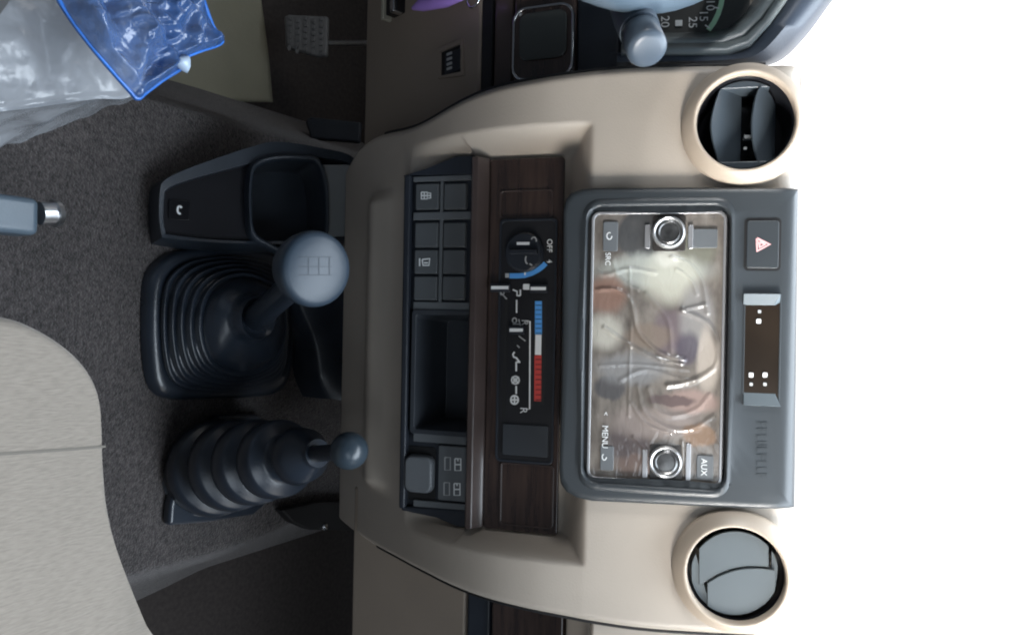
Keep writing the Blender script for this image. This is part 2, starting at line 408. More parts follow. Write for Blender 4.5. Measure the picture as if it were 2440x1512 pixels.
def build_body():
    rows = []; nz, nx = 230, 230
    z0, z1 = -.544, -.113
    for j in range(nz+1):
        z = z0+(z1-z0)*j/nz
        xl, xr = spline(z, LZ, LX), spline(z, RZ, RX)
        row = [V((xl+.004, Yo(z)+.10, z)), V((xl+.001, Yo(z)+.012, z)), V((xl, Yo(z)+.004, z))]
        for i in range(nx+1):
            s = i/nx; x = xl+(xr-xl)*s; e = min(x-xl, xr-x); y = dash_y(x, z)
            if e < .006: y += .004*(1-e/.006)**2
            row.append(V((x, y, z)))
        row += [V((xr, Yo(z)+.004, z)), V((xr-.001, Yo(z)+.012, z)), V((xr-.004, Yo(z)+.10, z))]
        rows.append(row)
    # roll the bottom edge under and the top edge over
    r0 = [V((p.x, p.y+.012, p.z-.006)) for p in rows[0]]; r00 = [V((p.x, p.y+.16, p.z-.004)) for p in rows[0]]
    rows = [r00, r0]+rows
    base = [p.copy() for p in rows[-1]]
    for p in base[:3]+base[-3:]: p.y = Yo(z1)+.004
    for dy, dz in ((.0035, .005), (.009, .0085), (.018, .0095), (.05, .004), (.12, -.03), (.5, -.20)):
        rows.append([V((p.x, p.y+dy, p.z+dz)) for p in base])
    n = len(rows[0]); vs = [CAM+p for r_ in rows for p in r_]; fs = []
    cs = [FP.w(a, b, 0) for a, b in VC]
    for j in range(len(rows)-1):
        for i in range(n-1):
            q = (j*n+i, j*n+i+1, (j+1)*n+i+1, (j+1)*n+i)
            c = (vs[q[0]]+vs[q[2]])/2
            if any((c-k).length < VR*.86 for k in cs): continue
            fs.append(q)
    return mk('centre_moulding', vs, fs, M['beige'], dash, sharp=70)
build_body()

for bx, bz_, off in ((LX, LZ, -.0012), (RX, RZ, .0012)):
    zz_ = [-.47+(.47-.125)*i/80 for i in range(81)]
    tube('edge_gap_shade', [CAM+V((spline(z, bz_, bx)+off, Yo(z)+.0062, z)) for z in zz_], .0018, M['black'], dash, 8)  # black tube standing in for the shaded gap beside the moulding
# dash top carrying on to the windscreen on both sides of the centre moulding
def top_shelf(x0, x1, yb, zt):
    prof = [(yb+.03, -.32), (yb+.005, -.18), (yb, zt-.03), (yb+.006, zt-.012), (yb+.02, zt-.006), (yb+.1, zt-.022), (1.15, -.26)]
    vs, fs = [], []; n = 7
    for y, z in prof: vs += [CAM+V((x0+(x1-x0)*i/(n-1), y, z)) for i in range(n)]
    for j in range(len(prof)-1):
        for i in range(n-1): fs.append((j*n+i, j*n+i+1, (j+1)*n+i+1, (j+1)*n+i))
    return mk('top_shelf', vs, fs, M['beige'], dash, sharp=60)
top_shelf(.22, 1.2, Yo(-.113)+.03, -.15); top_shelf(-1.2, -.16, .80, -.18)

# driver-side lower panels
def slab(name, fr, u0, v0, u1, v1, th, m_, h=0., bevel=.003, parent=dash):
    a0, b0, a1, b1 = fr.rect(u0, v0, u1, v1, h)
    return prism(name, fr, [(a0, b0), (a1, b0), (a1, b1), (a0, b1)], h-th, h, m_, parent, bevel, 3)
slab('lower_panel', DP, 872, -260, 1143, 420, .03, M['beige_shaded'])
slab('trim_strip', DS, 1146, -260, 1177, 300, .03, M['black'], h=-.006)
slab('trim_strip', DS, 1178, -260, 1222, 300, .03, M['trim_brown'], h=-.002)
slab('wood_strip', DS, 1224, -260, 1372, 300, .03, M['wood'], h=-.001)
slab('trim_strip', DS, 1374, -260, 1478, 300, .03, M['dark'], h=-.004)
# passenger-side lower panels
slab('lower_panel', RP, 836, 1180, 1108, 1800, .03, M['beige_shaded'])
slab('trim_strip', RS, 1111, 1180, 1168, 1800, .03, M['dark'], h=-.008)
slab('wood_strip', RS, 1170, 1180, 1345, 1800, .03, M['wood'], h=-.003)
slab('lower_panel', RS, 1347, 1180, 1403, 1800, .03, M['beige'], h=.002)
slab('upper_panel', FP, 1406, 1300, 1860, 1800, .03, M['beige'], h=-.010)

# small recessed socket on the driver-side panel
a0, b0, a1, b1 = DP.rect(1052, 100, 1106, 186)
sock = empty('diagnostic_socket', DP.w((a0+a1)/2, b0, 0), 'small black socket with pale pins in the driver-side lower panel', 'socket')
vsq = [DP.pix(u, v, .0) for u, v in ((1047, 118), (1106, 92), (1108, 182), (1047, 188))]
vin = [DP.pix(u, v, .0) for u, v in ((1054, 126), (1101, 106), (1102, 172), (1054, 182))]
ring('socket_frame', DP, vsq, vin, -.002, .0025, M['beige_shaded'], sock, .0006)
prism('socket_well', DP, vin, -.001, .0007, M['black'], sock, 0)
plate('plug', DP, 1060, 122, 1096, 172, .002, .0008, .003, M['dark'], sock)
for v in (128, 140, 152, 163): plate('pin', DP, 1064, v-3, 1076, v+3, .0005, .003, .0036, M['grey_print'], sock, 0)

# square lidded compartment in the driver-side wood strip
a0, b0, a1, b1 = DS.rect(1222, 14, 1368, 190, .002)
lid = empty('storage_lid', DS.w((a0+a1)/2, b0, 0), 'square dark glossy compartment lid framed in chrome beside the steering column', 'lid')
ring('chrome_frame', DS, rr(a0, b0, a1, b1, .012), rr(a0+.0022, b0+.0022, a1-.0022, b1-.0022, .010), -.001, .0045, M['chrome'], lid, .0007)
plate('gloss_surround', DS, 1226, 20, 1364, 186, .010, -.001, .0016, M['wood'], lid, .0004)
pl = plate('lid_panel', DS, 1236, 26, 1350, 140, .008, .0016, .0042, mat('lid_gloss', (.06, .065, .062), .14, var=.1, vscale=10), lid, .0012)

# key tag, ring and chrome key barrel hanging at the edge of the picture
kt = empty('key_tag', DP.wp(1050, -10, .02), 'purple plastic key tag hanging beside the steering column', 'key tag')
tube('tag_body', [DP.wp(985, 20, .012), DP.wp(1010, 10, .015), (DP.wp(1060, -2, .018)), DP.wp(1110, -22, .02), DP.wp(1150, -50, .02)], [.002, .0065, .0075, .0065, .004], M['purple'], kt, 14)
rg = []
c_ = DP.pix(1128, -6, .02)
tube('key_ring', [DP.w(c_[0]+.0085*math.cos(R(k)), c_[1]+.0085*math.sin(R(k)), .02) for k in range(0, 361, 15)], .0011, M['chrome'], kt, 8, False)
kb = empty('ignition_barrel', DP.wp(930, -20, .0), 'chrome and ivory barrel at the edge of the driver-side panel', 'lock')
slab('barrel_edge', DP, 908, -60, 914, 46, .012, mat('ivory', (.45, .43, .35), .4), .010, .001, kb)
slab('barrel_face', DP, 920, -60, 946, 30, .012, M['gloss_black'], .010, .001, kb)
slab('barrel_glint', DP, 928, -60, 938, 28, .012, M['chrome'], .0125, .002, kb)

# ================================================================== AUDIO BEZEL
bz = empty('audio_bezel', FP.wp(1360, 830), 'grey plastic centre bezel around the radio with hazard switch and clock window', 'bezel')
HB = .010
out_px = [(1905, 448), (1640, 447), (1420, 448), (1385, 451), (1362, 459), (1349, 474), (1343, 500), (1340, 830), (1333, 1120), (1336, 1150), (1350, 1170), (1375, 1184), (1410, 1192), (1640, 1203), (1898, 1213), (1902, 830)]
OUT = [FP.pix(u, v, .006) for u, v in out_px]
IN = rr(*FP.rect(1394, 492, 1734, 1156, HB), .011, 5)
def bezel_mesh():
    # front face: outer outline, softened edge, flat front, rolled ridge, opening
    n = 96
    def resample(pts):
        P = [V((*p, 0)) for p in pts]; P.append(P[0]); L = [0]
        for i in range(len(P)-1): L.append(L[-1]+(P[i+1]-P[i]).length)
        return P, L
    ca = (IN[0][0]+IN[12][0])/2; cb = (IN[0][1]+IN[12][1])/2
    def cast(pts, th):
        d = V((math.cos(th), math.sin(th), 0)); best = None
        for i in range(len(pts)):
            p = V((*pts[i], 0))-V((ca, cb, 0)); q = V((*pts[(i+1) % len(pts)], 0))-V((ca, cb, 0)); e_ = q-p
            den = d.x*e_.y-d.y*e_.x
            if abs(den) < 1e-12: continue
            tt = (p.x*e_.y-p.y*e_.x)/den; s = (p.x*d.y-p.y*d.x)/den
            if tt > 0 and -1e-6 <= s <= 1+1e-6: best = tt if best is None else max(best, tt)
        return best
    # angles that hit every corner so no corner is cut
    angs = set()
    for pts in (OUT, IN):
        for p in pts: angs.add(round(math.atan2(p[1]-cb, p[0]-ca), 6))
    for i in range(n): angs.add(round(-math.pi+2*math.pi*i/n+.0013, 6))
    angs = sorted(angs)
    def loop(pts, off, h):
        # off>0 shrinks towards the opening by metres
        res = []
        for th in angs:
            rr_ = cast(pts, th)-off; res.append((ca+rr_*math.cos(th), cb+rr_*math.sin(th), h))
        return res
    def top_roll(p):    # the top of the bezel curls away over the dash edge
        a, b, h = p; bt = FP.pix(1866, 830, HB)[1]
        if b > bt: h -= ((b-bt)/.011)**2*.007
        return FP.w(a, b, h)
    spec = [(OUT, 0, -.006), (OUT, 0, HB-.0035), (OUT, .0008, HB-.0012), (OUT, .0028, HB), (OUT, .006, HB), (OUT, .010, HB), (OUT, .014, HB), (OUT, .019, HB)]
    spec2 = [(IN, -.0065, HB), (IN, -.0045, HB+.0012), (IN, -.002, HB+.0016), (IN, -.0004, HB+.0003), (IN, 0, HB-.001), (IN, .0004, .000)]
    loops = [[top_roll(p) for p in loop(*s)] for s in spec+spec2]
    vs, fs = loft(loops, False, False)
    return mk('bezel_frame', vs, fs, M['bezel'], bz, sharp=50)
bezel_mesh()
# gap behind the opening
prism('opening_floor', FP, rr(*FP.rect(1385, 483, 1742, 1165, .003), .012), -.001, .003, M['black'], bz, 0)
# hazard switch
ha = plate('hazard_gap', FP, 1773, 519, 1861, 645, .003, HB-.001, HB+.0003, M['black'], bz, 0)
hz = plate('hazard_button', FP, 1779, 525, 1856, 639, .0022, HB, HB+.0016, M['bezel'], bz, .0006)
strokes('hazard_triangle', FP, [[(1804, 568), (1804, 598), (1834, 582), (1804, 568), (1804, 580)], [(1810, 576), (1810, 589), (1823, 582), (1810, 576)]], .0019, HB+.0019, M['pink_print'], hz)
# clock window: a sloped-sided well
well_o = FP.rect(1770, 699, 1860, 966, HB)
ring('window_frame', FP, rr(*well_o, .001), rr(*FP.rect(1774, 703, 1856, 962, HB), .001), HB-.002, HB+.0005, M['bezel'], bz, .0003)
prism('window_floor', FP, rr(*FP.rect(1772, 702, 1858, 963, HB), .001), HB-.001, HB+.0001, M['smoke'], bz, 0)
for v0, v1, flip in ((700, 727, 1), (936, 965, -1)):
    a0, b0, a1, b1 = FP.rect(1771, v0, 1859, v1, HB)
    hi_, lo_ = HB+.0042, HB+.0002
    ha_, hb_ = (hi_, lo_) if flip > 0 else (lo_, hi_)
    vs = [FP.w(a0, b0, HB-.001), FP.w(a1, b0, HB-.001), FP.w(a1, b1, HB-.001), FP.w(a0, b1, HB-.001),
          FP.w(a0, b0, ha_), FP.w(a1, b0, hb_), FP.w(a1, b1-.004*(flip > 0), hb_), FP.w(a0, b1-.004*(flip < 0), ha_)]
    mk('window_cheek', vs, [(0, 1, 2, 3), (4, 5, 6, 7), (0, 1, 5, 4), (1, 2, 6, 5), (2, 3, 7, 6), (3, 0, 4, 7)], M['cheek'], bz, .0003)
for u, v, big in ((1810, 742, 0), (1808, 765, 1), (1790, 893, 1), (1823, 893, 1), (1790, 915, 0), (1823, 915, 0)):
    k = 5.5 if big else 4
    plate('indicator', FP, u-k, v-k, u+k, v+k, .0006, HB, HB+.0009, M['white'] if big else M['grey_print'], bz, 0)
# worn embossed lettering under the window (unreadable in the photograph)
ln = []; vv = 1006; random.seed(3)
for k in range(9):
    q = random.choice((0, 1, 2, 3)); s = 9
    ln.append([(1802, vv), (1828, vv+random.uniform(-2, 2))])
    if q in (0, 2): ln.append([(1802, vv+s), (1828, vv+s)])
    if q in (1, 2): ln.append([(1815, vv), (1815, vv+s)])
    if q in (0, 3): ln.append([(1804, vv), (1804, vv+s)])
    if q == 1: ln.append([(1826, vv), (1826, vv+s)])
    vv += s+6.5
strokes('embossed_lettering', FP, ln, .0007, HB+.0005, M['bezel'], bz)

# ================================================================== RADIO
rd = empty('car_radio', FP.wp(1405, 830, .003), 'wide car radio under wrinkled protective film with two chrome-ringed knobs', 'radio')
a0, b0, a1, b1 = FP.rect(1404, 503, 1726, 1150, .006)
FACE = (a0, b0, a1, b1)
prism('face_plate', FP, rr(a0, b0, a1, b1, .006), .0005, .0052, mat('radio_face', (.10, .10, .10), .3, var=.2, vscale=15), rd, .0008)
ring('face_rim', FP, rr(a0, b0, a1, b1, .006), rr(a0+.0022, b0+.0022, a1-.0022, b1-.0022, .0045), .004, .0072, M['rimsilver'], rd, .0006)

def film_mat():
    """protective film: reflections painted in as colour patches under a glossy wrinkled skin"""
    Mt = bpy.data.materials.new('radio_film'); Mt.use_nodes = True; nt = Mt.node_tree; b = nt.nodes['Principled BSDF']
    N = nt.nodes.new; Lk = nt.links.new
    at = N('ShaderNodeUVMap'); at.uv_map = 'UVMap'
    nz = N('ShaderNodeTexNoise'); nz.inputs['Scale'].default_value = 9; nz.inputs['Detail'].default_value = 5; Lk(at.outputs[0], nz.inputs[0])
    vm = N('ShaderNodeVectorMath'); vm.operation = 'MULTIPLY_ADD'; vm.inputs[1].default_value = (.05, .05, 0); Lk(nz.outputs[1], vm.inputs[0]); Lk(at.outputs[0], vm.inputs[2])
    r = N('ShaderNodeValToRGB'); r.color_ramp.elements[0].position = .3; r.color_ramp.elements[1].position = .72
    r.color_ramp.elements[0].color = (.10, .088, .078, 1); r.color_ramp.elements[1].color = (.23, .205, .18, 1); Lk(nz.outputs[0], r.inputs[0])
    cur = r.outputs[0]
    # painted reflections as (u, v, ru, rv, colour, softness) in photograph measure
    reflection_blobs = [(1525, 555, 60, 62, (.055, .060, .065), .2), (1665, 590, 48, 45, (.20, .20, .16), .5), (1560, 640, 140, 40, (.42, .44, .40), .6),
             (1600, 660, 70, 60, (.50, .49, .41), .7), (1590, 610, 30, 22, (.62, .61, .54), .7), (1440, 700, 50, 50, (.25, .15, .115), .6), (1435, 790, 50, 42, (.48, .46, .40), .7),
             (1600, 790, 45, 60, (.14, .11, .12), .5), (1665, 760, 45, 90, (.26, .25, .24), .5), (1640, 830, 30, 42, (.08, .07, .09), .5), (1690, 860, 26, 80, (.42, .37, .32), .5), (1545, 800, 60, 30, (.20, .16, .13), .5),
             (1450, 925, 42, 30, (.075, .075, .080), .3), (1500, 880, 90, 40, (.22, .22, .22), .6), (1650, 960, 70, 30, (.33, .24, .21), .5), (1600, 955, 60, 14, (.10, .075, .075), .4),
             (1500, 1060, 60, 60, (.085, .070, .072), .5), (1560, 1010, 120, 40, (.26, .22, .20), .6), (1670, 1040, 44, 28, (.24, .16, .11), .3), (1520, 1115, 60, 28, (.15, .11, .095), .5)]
    for (u, v, ru, rv, c, s) in reflection_blobs:
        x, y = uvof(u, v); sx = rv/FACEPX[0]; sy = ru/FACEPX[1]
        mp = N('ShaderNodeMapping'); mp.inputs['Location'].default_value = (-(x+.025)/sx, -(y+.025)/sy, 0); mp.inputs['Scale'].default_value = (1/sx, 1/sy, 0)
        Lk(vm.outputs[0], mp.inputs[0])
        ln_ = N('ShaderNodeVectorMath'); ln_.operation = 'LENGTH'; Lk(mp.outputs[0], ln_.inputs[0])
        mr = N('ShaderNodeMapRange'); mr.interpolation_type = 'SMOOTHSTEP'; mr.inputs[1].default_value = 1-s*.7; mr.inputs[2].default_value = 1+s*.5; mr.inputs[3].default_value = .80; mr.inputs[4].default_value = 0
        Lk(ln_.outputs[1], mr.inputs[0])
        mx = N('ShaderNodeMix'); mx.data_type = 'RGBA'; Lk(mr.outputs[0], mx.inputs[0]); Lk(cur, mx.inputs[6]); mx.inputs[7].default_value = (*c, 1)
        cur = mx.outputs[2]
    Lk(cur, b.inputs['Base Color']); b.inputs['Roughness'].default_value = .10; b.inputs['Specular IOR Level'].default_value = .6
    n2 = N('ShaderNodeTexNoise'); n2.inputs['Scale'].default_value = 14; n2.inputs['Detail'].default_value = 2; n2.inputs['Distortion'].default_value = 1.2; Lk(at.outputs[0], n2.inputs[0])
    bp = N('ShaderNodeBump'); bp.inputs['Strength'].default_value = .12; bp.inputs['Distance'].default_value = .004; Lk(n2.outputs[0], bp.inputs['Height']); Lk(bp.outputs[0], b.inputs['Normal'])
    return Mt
FACEPX = (1150-503, 1726-1404)
def uvof(u, v):
    a, b = FP.pix(u, v, .0065); return (a-FACE[0])/(FACE[2]-FACE[0]), (b-FACE[1])/(FACE[3]-FACE[1])
creases = [  # folds of the film as pixel polylines: (points, height, width)
    ([(1600, 612), (1640, 625), (1668, 660), (1680, 700), (1686, 745)], 1.6, 8), ([(1612, 640), (1645, 665), (1660, 700)], 1.1, 6),
    ([(1418, 690), (1470, 690), (1505, 720), (1520, 790), (1575, 840), (1630, 856)], 1.8, 7), ([(1440, 780), (1500, 820), (1560, 852), (1625, 866)], 1.6, 7),
    ([(1625, 740), (1680, 765), (1710, 810), (1706, 870), (1660, 905), (1590, 918)], 2.0, 9), ([(1628, 738), (1680, 725)], 1.4, 7),
    ([(1500, 640), (1504, 760), (1500, 880), (1498, 990)], .7, 5), ([(1480, 905), (1540, 880), (1640, 905), (1690, 880)], .8, 8),
    ([(1520, 920), (1535, 980), (1590, 1018), (1650, 1020), (1700, 990)], 1.2, 8), ([(1545, 925), (1560, 970), (1600, 990), (1660, 975), (1690, 940)], 1.0, 9),
    ([(1505, 960), (1540, 1010), (1600, 1030)], .9, 6), ([(1418, 640), (1440, 655), (1500, 640), (1560, 650)], .9, 8), ([(1460, 620), (1475, 660), (1520, 690)], .8, 7),
    ([(1540, 700), (1590, 760), (1600, 840)], .9, 8), ([(1430, 870), (1520, 868), (1640, 880)], .6, 6), ([(1510, 1040), (1540, 1075), (1545, 1130)], 1.2, 6), ([(1625, 1050), (1628, 1140)], 1.2, 5)]
def film():
    segs = []
    for pts, hh, wd in creases:
        P = [V((*FP.pix(u, v, .0065), 0)) for u, v in pts]
        P = smoothpath(P, 4); segs.append((P, hh*.00085, wd/4800.0))
    na, nb = 260, 130; vs, fs, uvs = [], [], []
    A0, B0, A1, B1 = FACE; ins = .0018
    for j in range(nb+1):
        for i in range(na+1):
            x, y = i/na, j/nb
            a = A0+ins+(A1-A0-2*ins)*x; b = B0+ins+(B1-B0-2*ins)*y; p = V((a, b, 0)); h = .0062
            ed = min(x, 1-x)*2, min(y, 1-y); fe = min(1, min(ed)*18)
            for P, hh, wd in segs:
                best = 1
                for k in range(len(P)-1):
                    e_ = P[k+1]-P[k]; tt = max(0, min(1, (p-P[k]).dot(e_)/max(1e-12, e_.dot(e_)))); dd = (p-P[k]-e_*tt).length
                    if dd < best: best = dd
                if best < wd*4: h += hh*math.exp(-(best/wd)**2)*fe
            h += .0022*noise.noise((a*14, b*14, 1.3))*fe
            vs.append(FP.w(a, b, max(h, .0056))); uvs.append((x, y))
    for j in range(nb):
        for i in range(na):
            q = (j*(na+1)+i, j*(na+1)+i+1, (j+1)*(na+1)+i+1, (j+1)*(na+1)+i); fs.append(q)
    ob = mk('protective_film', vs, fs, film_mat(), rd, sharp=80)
    ul = ob.data.uv_layers.new(name='UVMap')
    for lp in ob.data.loops: ul.data[lp.index].uv = uvs[lp.vertex_index]
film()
for (u, v) in ((1594, 553), (1586, 1101)):
    a, b = FP.pix(u, v, .010); s_ = .0104
    kn = lathe('tuning_knob', FP, a, b, [(s_*1.16, .005), (s_*1.16, .0085), (s_*1.10, .0105), (s_*1.02, .0112), (s_*.93, .0106), (s_*.90, .0095)], M['bright'], rd, 40)
    lathe('knob_cap', FP, a, b, [(s_*.90, .008), (s_*.88, .0098), (s_*.70, .0108), (s_*.62, .0100), (s_*.3, .0102), (.0001, .0103)], M['knob_core'], kn, 40, cap1=True)
for (u0, v0, u1, v1) in ((1556, 512, 1634, 598), (1548, 1058, 1626, 1146)):
    plate('knob_plate', FP, u0, v0, u1, v1, .002, .005, .0076, mat('knob_plate_brown', (.045, .04, .037), .25, var=.2, vscale=30), rd, .0005)
for (u0, v0, u1, v1) in ((1536, 535, 1549, 592), (1640, 536, 1652, 592), (1530, 1070, 1543, 1146), (1634, 1056, 1646, 1146)):
    plate('trim_bar', FP, u0, v0, u1, v1, .0008, .005, .0080, M['rimsilver'], rd, .0005)
for (u0, v0, u1, v1) in ((1437, 528, 1472, 598), (1430, 1062, 1462, 1120), (1660, 1085, 1700, 1140), (1645, 545, 1710, 590)):
    pl_ = plate('key', FP, u0, v0, u1, v1, .0012, .005, .0078, M['panel_grey'], rd, .0005)
text('MENU', FP, 1441, 1040, .0062, .0082, M['white'], rd)
text('SRC', FP, 1448, 617, .0055, .0082, M['white'], rd)
text('<', FP, 1443, 985, .005, .0082, M['white'], rd)
text('AUX', FP, 1677, 1112, .006, .0082, M['white'], rd)
strokes('key_icon', FP, [arcpx(1452, 562, 6, 8, 0, 300)], .0008, .0082, M['white'], rd)
strokes('key_icon', FP, [arcpx(1440, 1088, 5, 7, 0, 250)], .0008, .0082, M['white'], rd)

# ================================================================== AIR VENTS
def vent(ci, label):
    a, b = VC[ci]
    e_ = empty('air_vent', FP.w(a, b-VR, 0), label, 'air vent', 'round air vents at the top of the centre stack')
    k = VR
    lathe('vent_ring', FP, a, b, [(k*1.0, -.006), (k*1.0, .0035), (k*.99, .0058), (k*.965, .0078), (k*.90, .0112), (k*.83, .0142), (k*.80, .0150), (k*.778, .0147), (k*.762, .0128), (k*.755, .008), (k*.745, -.010)], M['beige_ring'], e_, 96, sharp=80)
    lathe('vent_barrel', FP, a, b, [(k*.752, .0085), (k*.735, .0065), (k*.728, 0), (k*.70, -.036), (.0001, -.038)], M['gloss_black'], e_, 64, cap1=True)
    return e_, a, b
v1_, a, b = vent(0, 'open round beige-ringed air vent nearest the steering wheel')
rI = VR*.715
def chord(bo): return math.sqrt(max(1e-6, rI*rI-bo*bo))
for bo, wd, dp in ((-.0105, .020, .022), (.0160, .016, .022)):
    vs, fs = [], []; n = 24
    for th in (0, 1):
        for j in range(7):
            q = j/6
            for i in range(n+1):
                s = -1+2*i/n
                bb = bo-wd/2+wd*q; bulge = (.0055*(1-s*s)-.003)*(1-q)
                bb2 = bb-bulge; c = chord(min(rI*.97, abs(bb2)))*.96
                hh = .006-dp*q**1.2-.002*abs(s)**2-(.0016 if th else 0)
                vs.append(FP.w(a+c*s, b+bb2-(.0009 if th else 0), hh))
    m_ = n+1
    for th in (0, 1):
        for j in range(6):
            for i in range(n): o_ = th*7*m_; fs.append((o_+j*m_+i, o_+j*m_+i+1, o_+(j+1)*m_+i+1, o_+(j+1)*m_+i))
    for i in range(n): fs.append((i, i+1, 7*m_+i+1, 7*m_+i))
    mk('blade', vs, fs, M['blade'], v1_, sharp=50)
prism('blade_link', FP, [(a+x, b+y) for x, y in ((.006, .0005), (.0085, .0005), (.0085, .009), (.006, .009))], -.010, -.002, M['panel_grey'], v1_, .0004)
plate('blade_link', FP, 1772, 350, 1780, 356, .0005, -.004, -.002, M['grey_print'], v1_, 0)
for sgn in (-1, 1):      # pivot cheeks at the two ends of the blades
    pts = []
    for i in range(13):
        th = R(-34+68*i/12); pts.append((a+sgn*rI*1.005*math.cos(th), b+rI*1.005*math.sin(th)))
    prism('pivot_cheek', FP, pts, -.018, .0035, M['blade'], v1_, .0008)

v2_, a, b = vent(1, 'closed round beige-ringed air vent on the passenger side with grey shutters')
rc = VR*.715; cu, cv = 1751, 1364
def circ_v(du, r): return math.sqrt(max(0, r*r-du*du))
Rpx = 106
def Lu(v): return 1664+(v-1335)*.27       # left hinge line
def Ru(v): return 1836+(v-1335)*.14
def Sv(u): return spline(u, [1655, 1680, 1710, 1750, 1790, 1850], [1402, 1388, 1370, 1355, 1350, 1354])
HV = .0075
def disc_poly(test, n=140):
    """outline of the disc region given by top(u) / bottom(u)"""
    us = [cu-Rpx*.985+2*Rpx*.985*i/n for i in range(n+1)]; lo, hi = [], []
    for u in us:
        q = circ_v(u-cu, Rpx*.985)*.945; r_ = test(u, cv-q, cv+q)
        if r_ and r_[1]-r_[0] > 1.5: lo.append((u, r_[0])); hi.append((u, r_[1]))
    return lo+hi[::-1]
def up_plate(u, t0, t1):
    s = Sv(u)-2.2
    if u < Lu(max(t0, 1330))+2 or u > Ru(1320)-2: return None
    return (t0, min(t1, s))
def dn_plate(u, t0, t1):
    s = Sv(u)+2.2
    if u < Lu(s)+6 or u > Ru(1390)+4: return None
    return (max(t0, s), t1)
for f, hh in ((up_plate, HV), (dn_plate, HV+.0014)):
    pts = [FP.pix(u, v, HV) for u, v in disc_poly(f)]
    prism('shutter', FP, pts, HV-.003, hh, M['vent_grey'], v2_, .0007)
def lsl(u, t0, t1):
    if u >= 1692: return None
    v_edge = 1335+(u-1664)/.27        # v where the hinge line reaches this u
    return (max(t0, v_edge+6 if u > 1652 else t0), t1) if u > 1652 else (t0, t1)
def rsl(u, t0, t1):
    if u <= 1838: return None
    return (t0, min(t1, 1335+(1856-u)*9))
for f in (lsl, rsl):
    pts = [FP.pix(u, v, HV) for u, v in disc_poly(f)]
    if len(pts) > 4: prism('side_cheek', FP, pts, HV-.003, HV-.0012, M['vent_grey'], v2_, .0005)

# ================================================================== WOOD STRIP AND CLIMATE PANEL
a0, b0, a1, b1 = LC.rect(1160, 376, 1337, 1268, 0)
wood = prism('wood_panel', LC, rr(a0, b0, a1, b1, .003), -.004, 0, M['wood'], dash, .0012)
for v0, v1 in ((452, 520), (1104, 1255)):
    ring('wood_inlay_edge', LC, rr(*LC.rect(1190, v0, 1318, v1, .001), .003), rr(*LC.rect(1194, v0+4, 1314, v1-4, .001), .0025), -.001, .0012, M['trim_brown'], dash, .0004)
# glossy lip between the wood strip and the switch row
def lip():
    a0, b0, a1, b1 = LC.rect(1114, 372, 1160, 1262, .011); b1 = LC.pix(1157, 815, .003)[1]
    prof = [(b1, -.003), (b1, .002), (b1-.003, .005), (b0+.006, .011), (b0+.0015, .0112), (b0, .0095), (b0, -.003)]
    vs = [LC.w(a, bb, h) for a in (a0, a1) for bb, h in prof]; n = len(prof)
    fs = [(i, (i+1) % n, n+(i+1) % n, n+i) for i in range(n)]+[tuple(range(n)), tuple(range(n, 2*n))]
    return mk('ledge_trim', vs, fs, M['trim_brown'], dash, .0008)
lip()
cp = empty('climate_panel', LC.wp(1190, 812), 'long black heater control panel with fan dial and red and blue temperature slider', 'control panel')
plate('panel_face', LC, 1188, 524, 1322, 1100, .004, -.001, .0026, M['gloss_black'] if 0 else mat('climate_black', (.016, .016, .018), .34, var=.15, vscale=30), cp, .0010)
HC = .0030
ring('panel_rim', LC, rr(*LC.rect(1186, 521, 1324, 1103, .002), .0045), rr(*LC.rect(1191, 527, 1319, 1097, .002), .004), .001, .0034, M['dark'], cp, .0005)
plate('blank_cover', LC, 1197, 1012, 1306, 1086, .0015, .0024, .0042, mat('blank_plastic', (.040, .045, .052), .4), cp, .0006)
for (u0, u1) in ((1199, 1207), (1268, 1299)):
    plate('slider_slot', LC, u0, 712, u1, 1000 if u0 < 1250 else 962, .001, .0026, .0029, M['black'], cp, 0)
# fan dial
a, b = LC.pix(1248, 600, .006); 
fan = lathe('fan_dial', LC, a, b, [(.0165, .0026), (.0162, .006), (.0145, .0075), (.0001, .0078)], M['dark'], cp, 40, cap1=True)
prism('dial_grip', LC, [LC.pix(u, v, .008) for u, v in ((1215, 594), (1282, 594), (1282, 606), (1215, 606))], .006, .0115, M['dark'], fan, .001)
strokes('dial_mark', LC, [[(1231, 580), (1262, 580)]], .0024, .0082, M['white'], fan)
strokes('fan_icon', LC, [arcpx(1272, 573, 6, 8, 200, 380, 8), arcpx(1257, 618, 5, 10, 90, 230, 8), [(1262, 628), (1268, 632)], arcpx(1262, 596, 4, 6, 0, 200, 6)], .0011, .0082, M['grey_print'], fan)
def band(name, pts, wid, m_): return strokes(name, LC, [pts], wid, HC+.0002, m_, cp)
band('blue_arc', smooth_px := [(1214, 657), (1232, 657), (1250, 656), (1266, 651), (1282, 643), (1294, 634), (1300, 627)], .0042, M['blue_print'])
text('OFF', LC, 1309, 585, .0062, HC+.0003, M['white'], cp)
text('4', LC, 1309, 622, .0062, HC+.0003, M['white'], cp)
strokes('scale_mark', LC, [[(1204, 656), (1213, 656)]], .0035, HC+.0003, M['grey_print'], cp)
strokes('scale_mark', LC, [[(1251, 646), (1251, 655)]], .0012, HC+.0005, M['white'], cp)
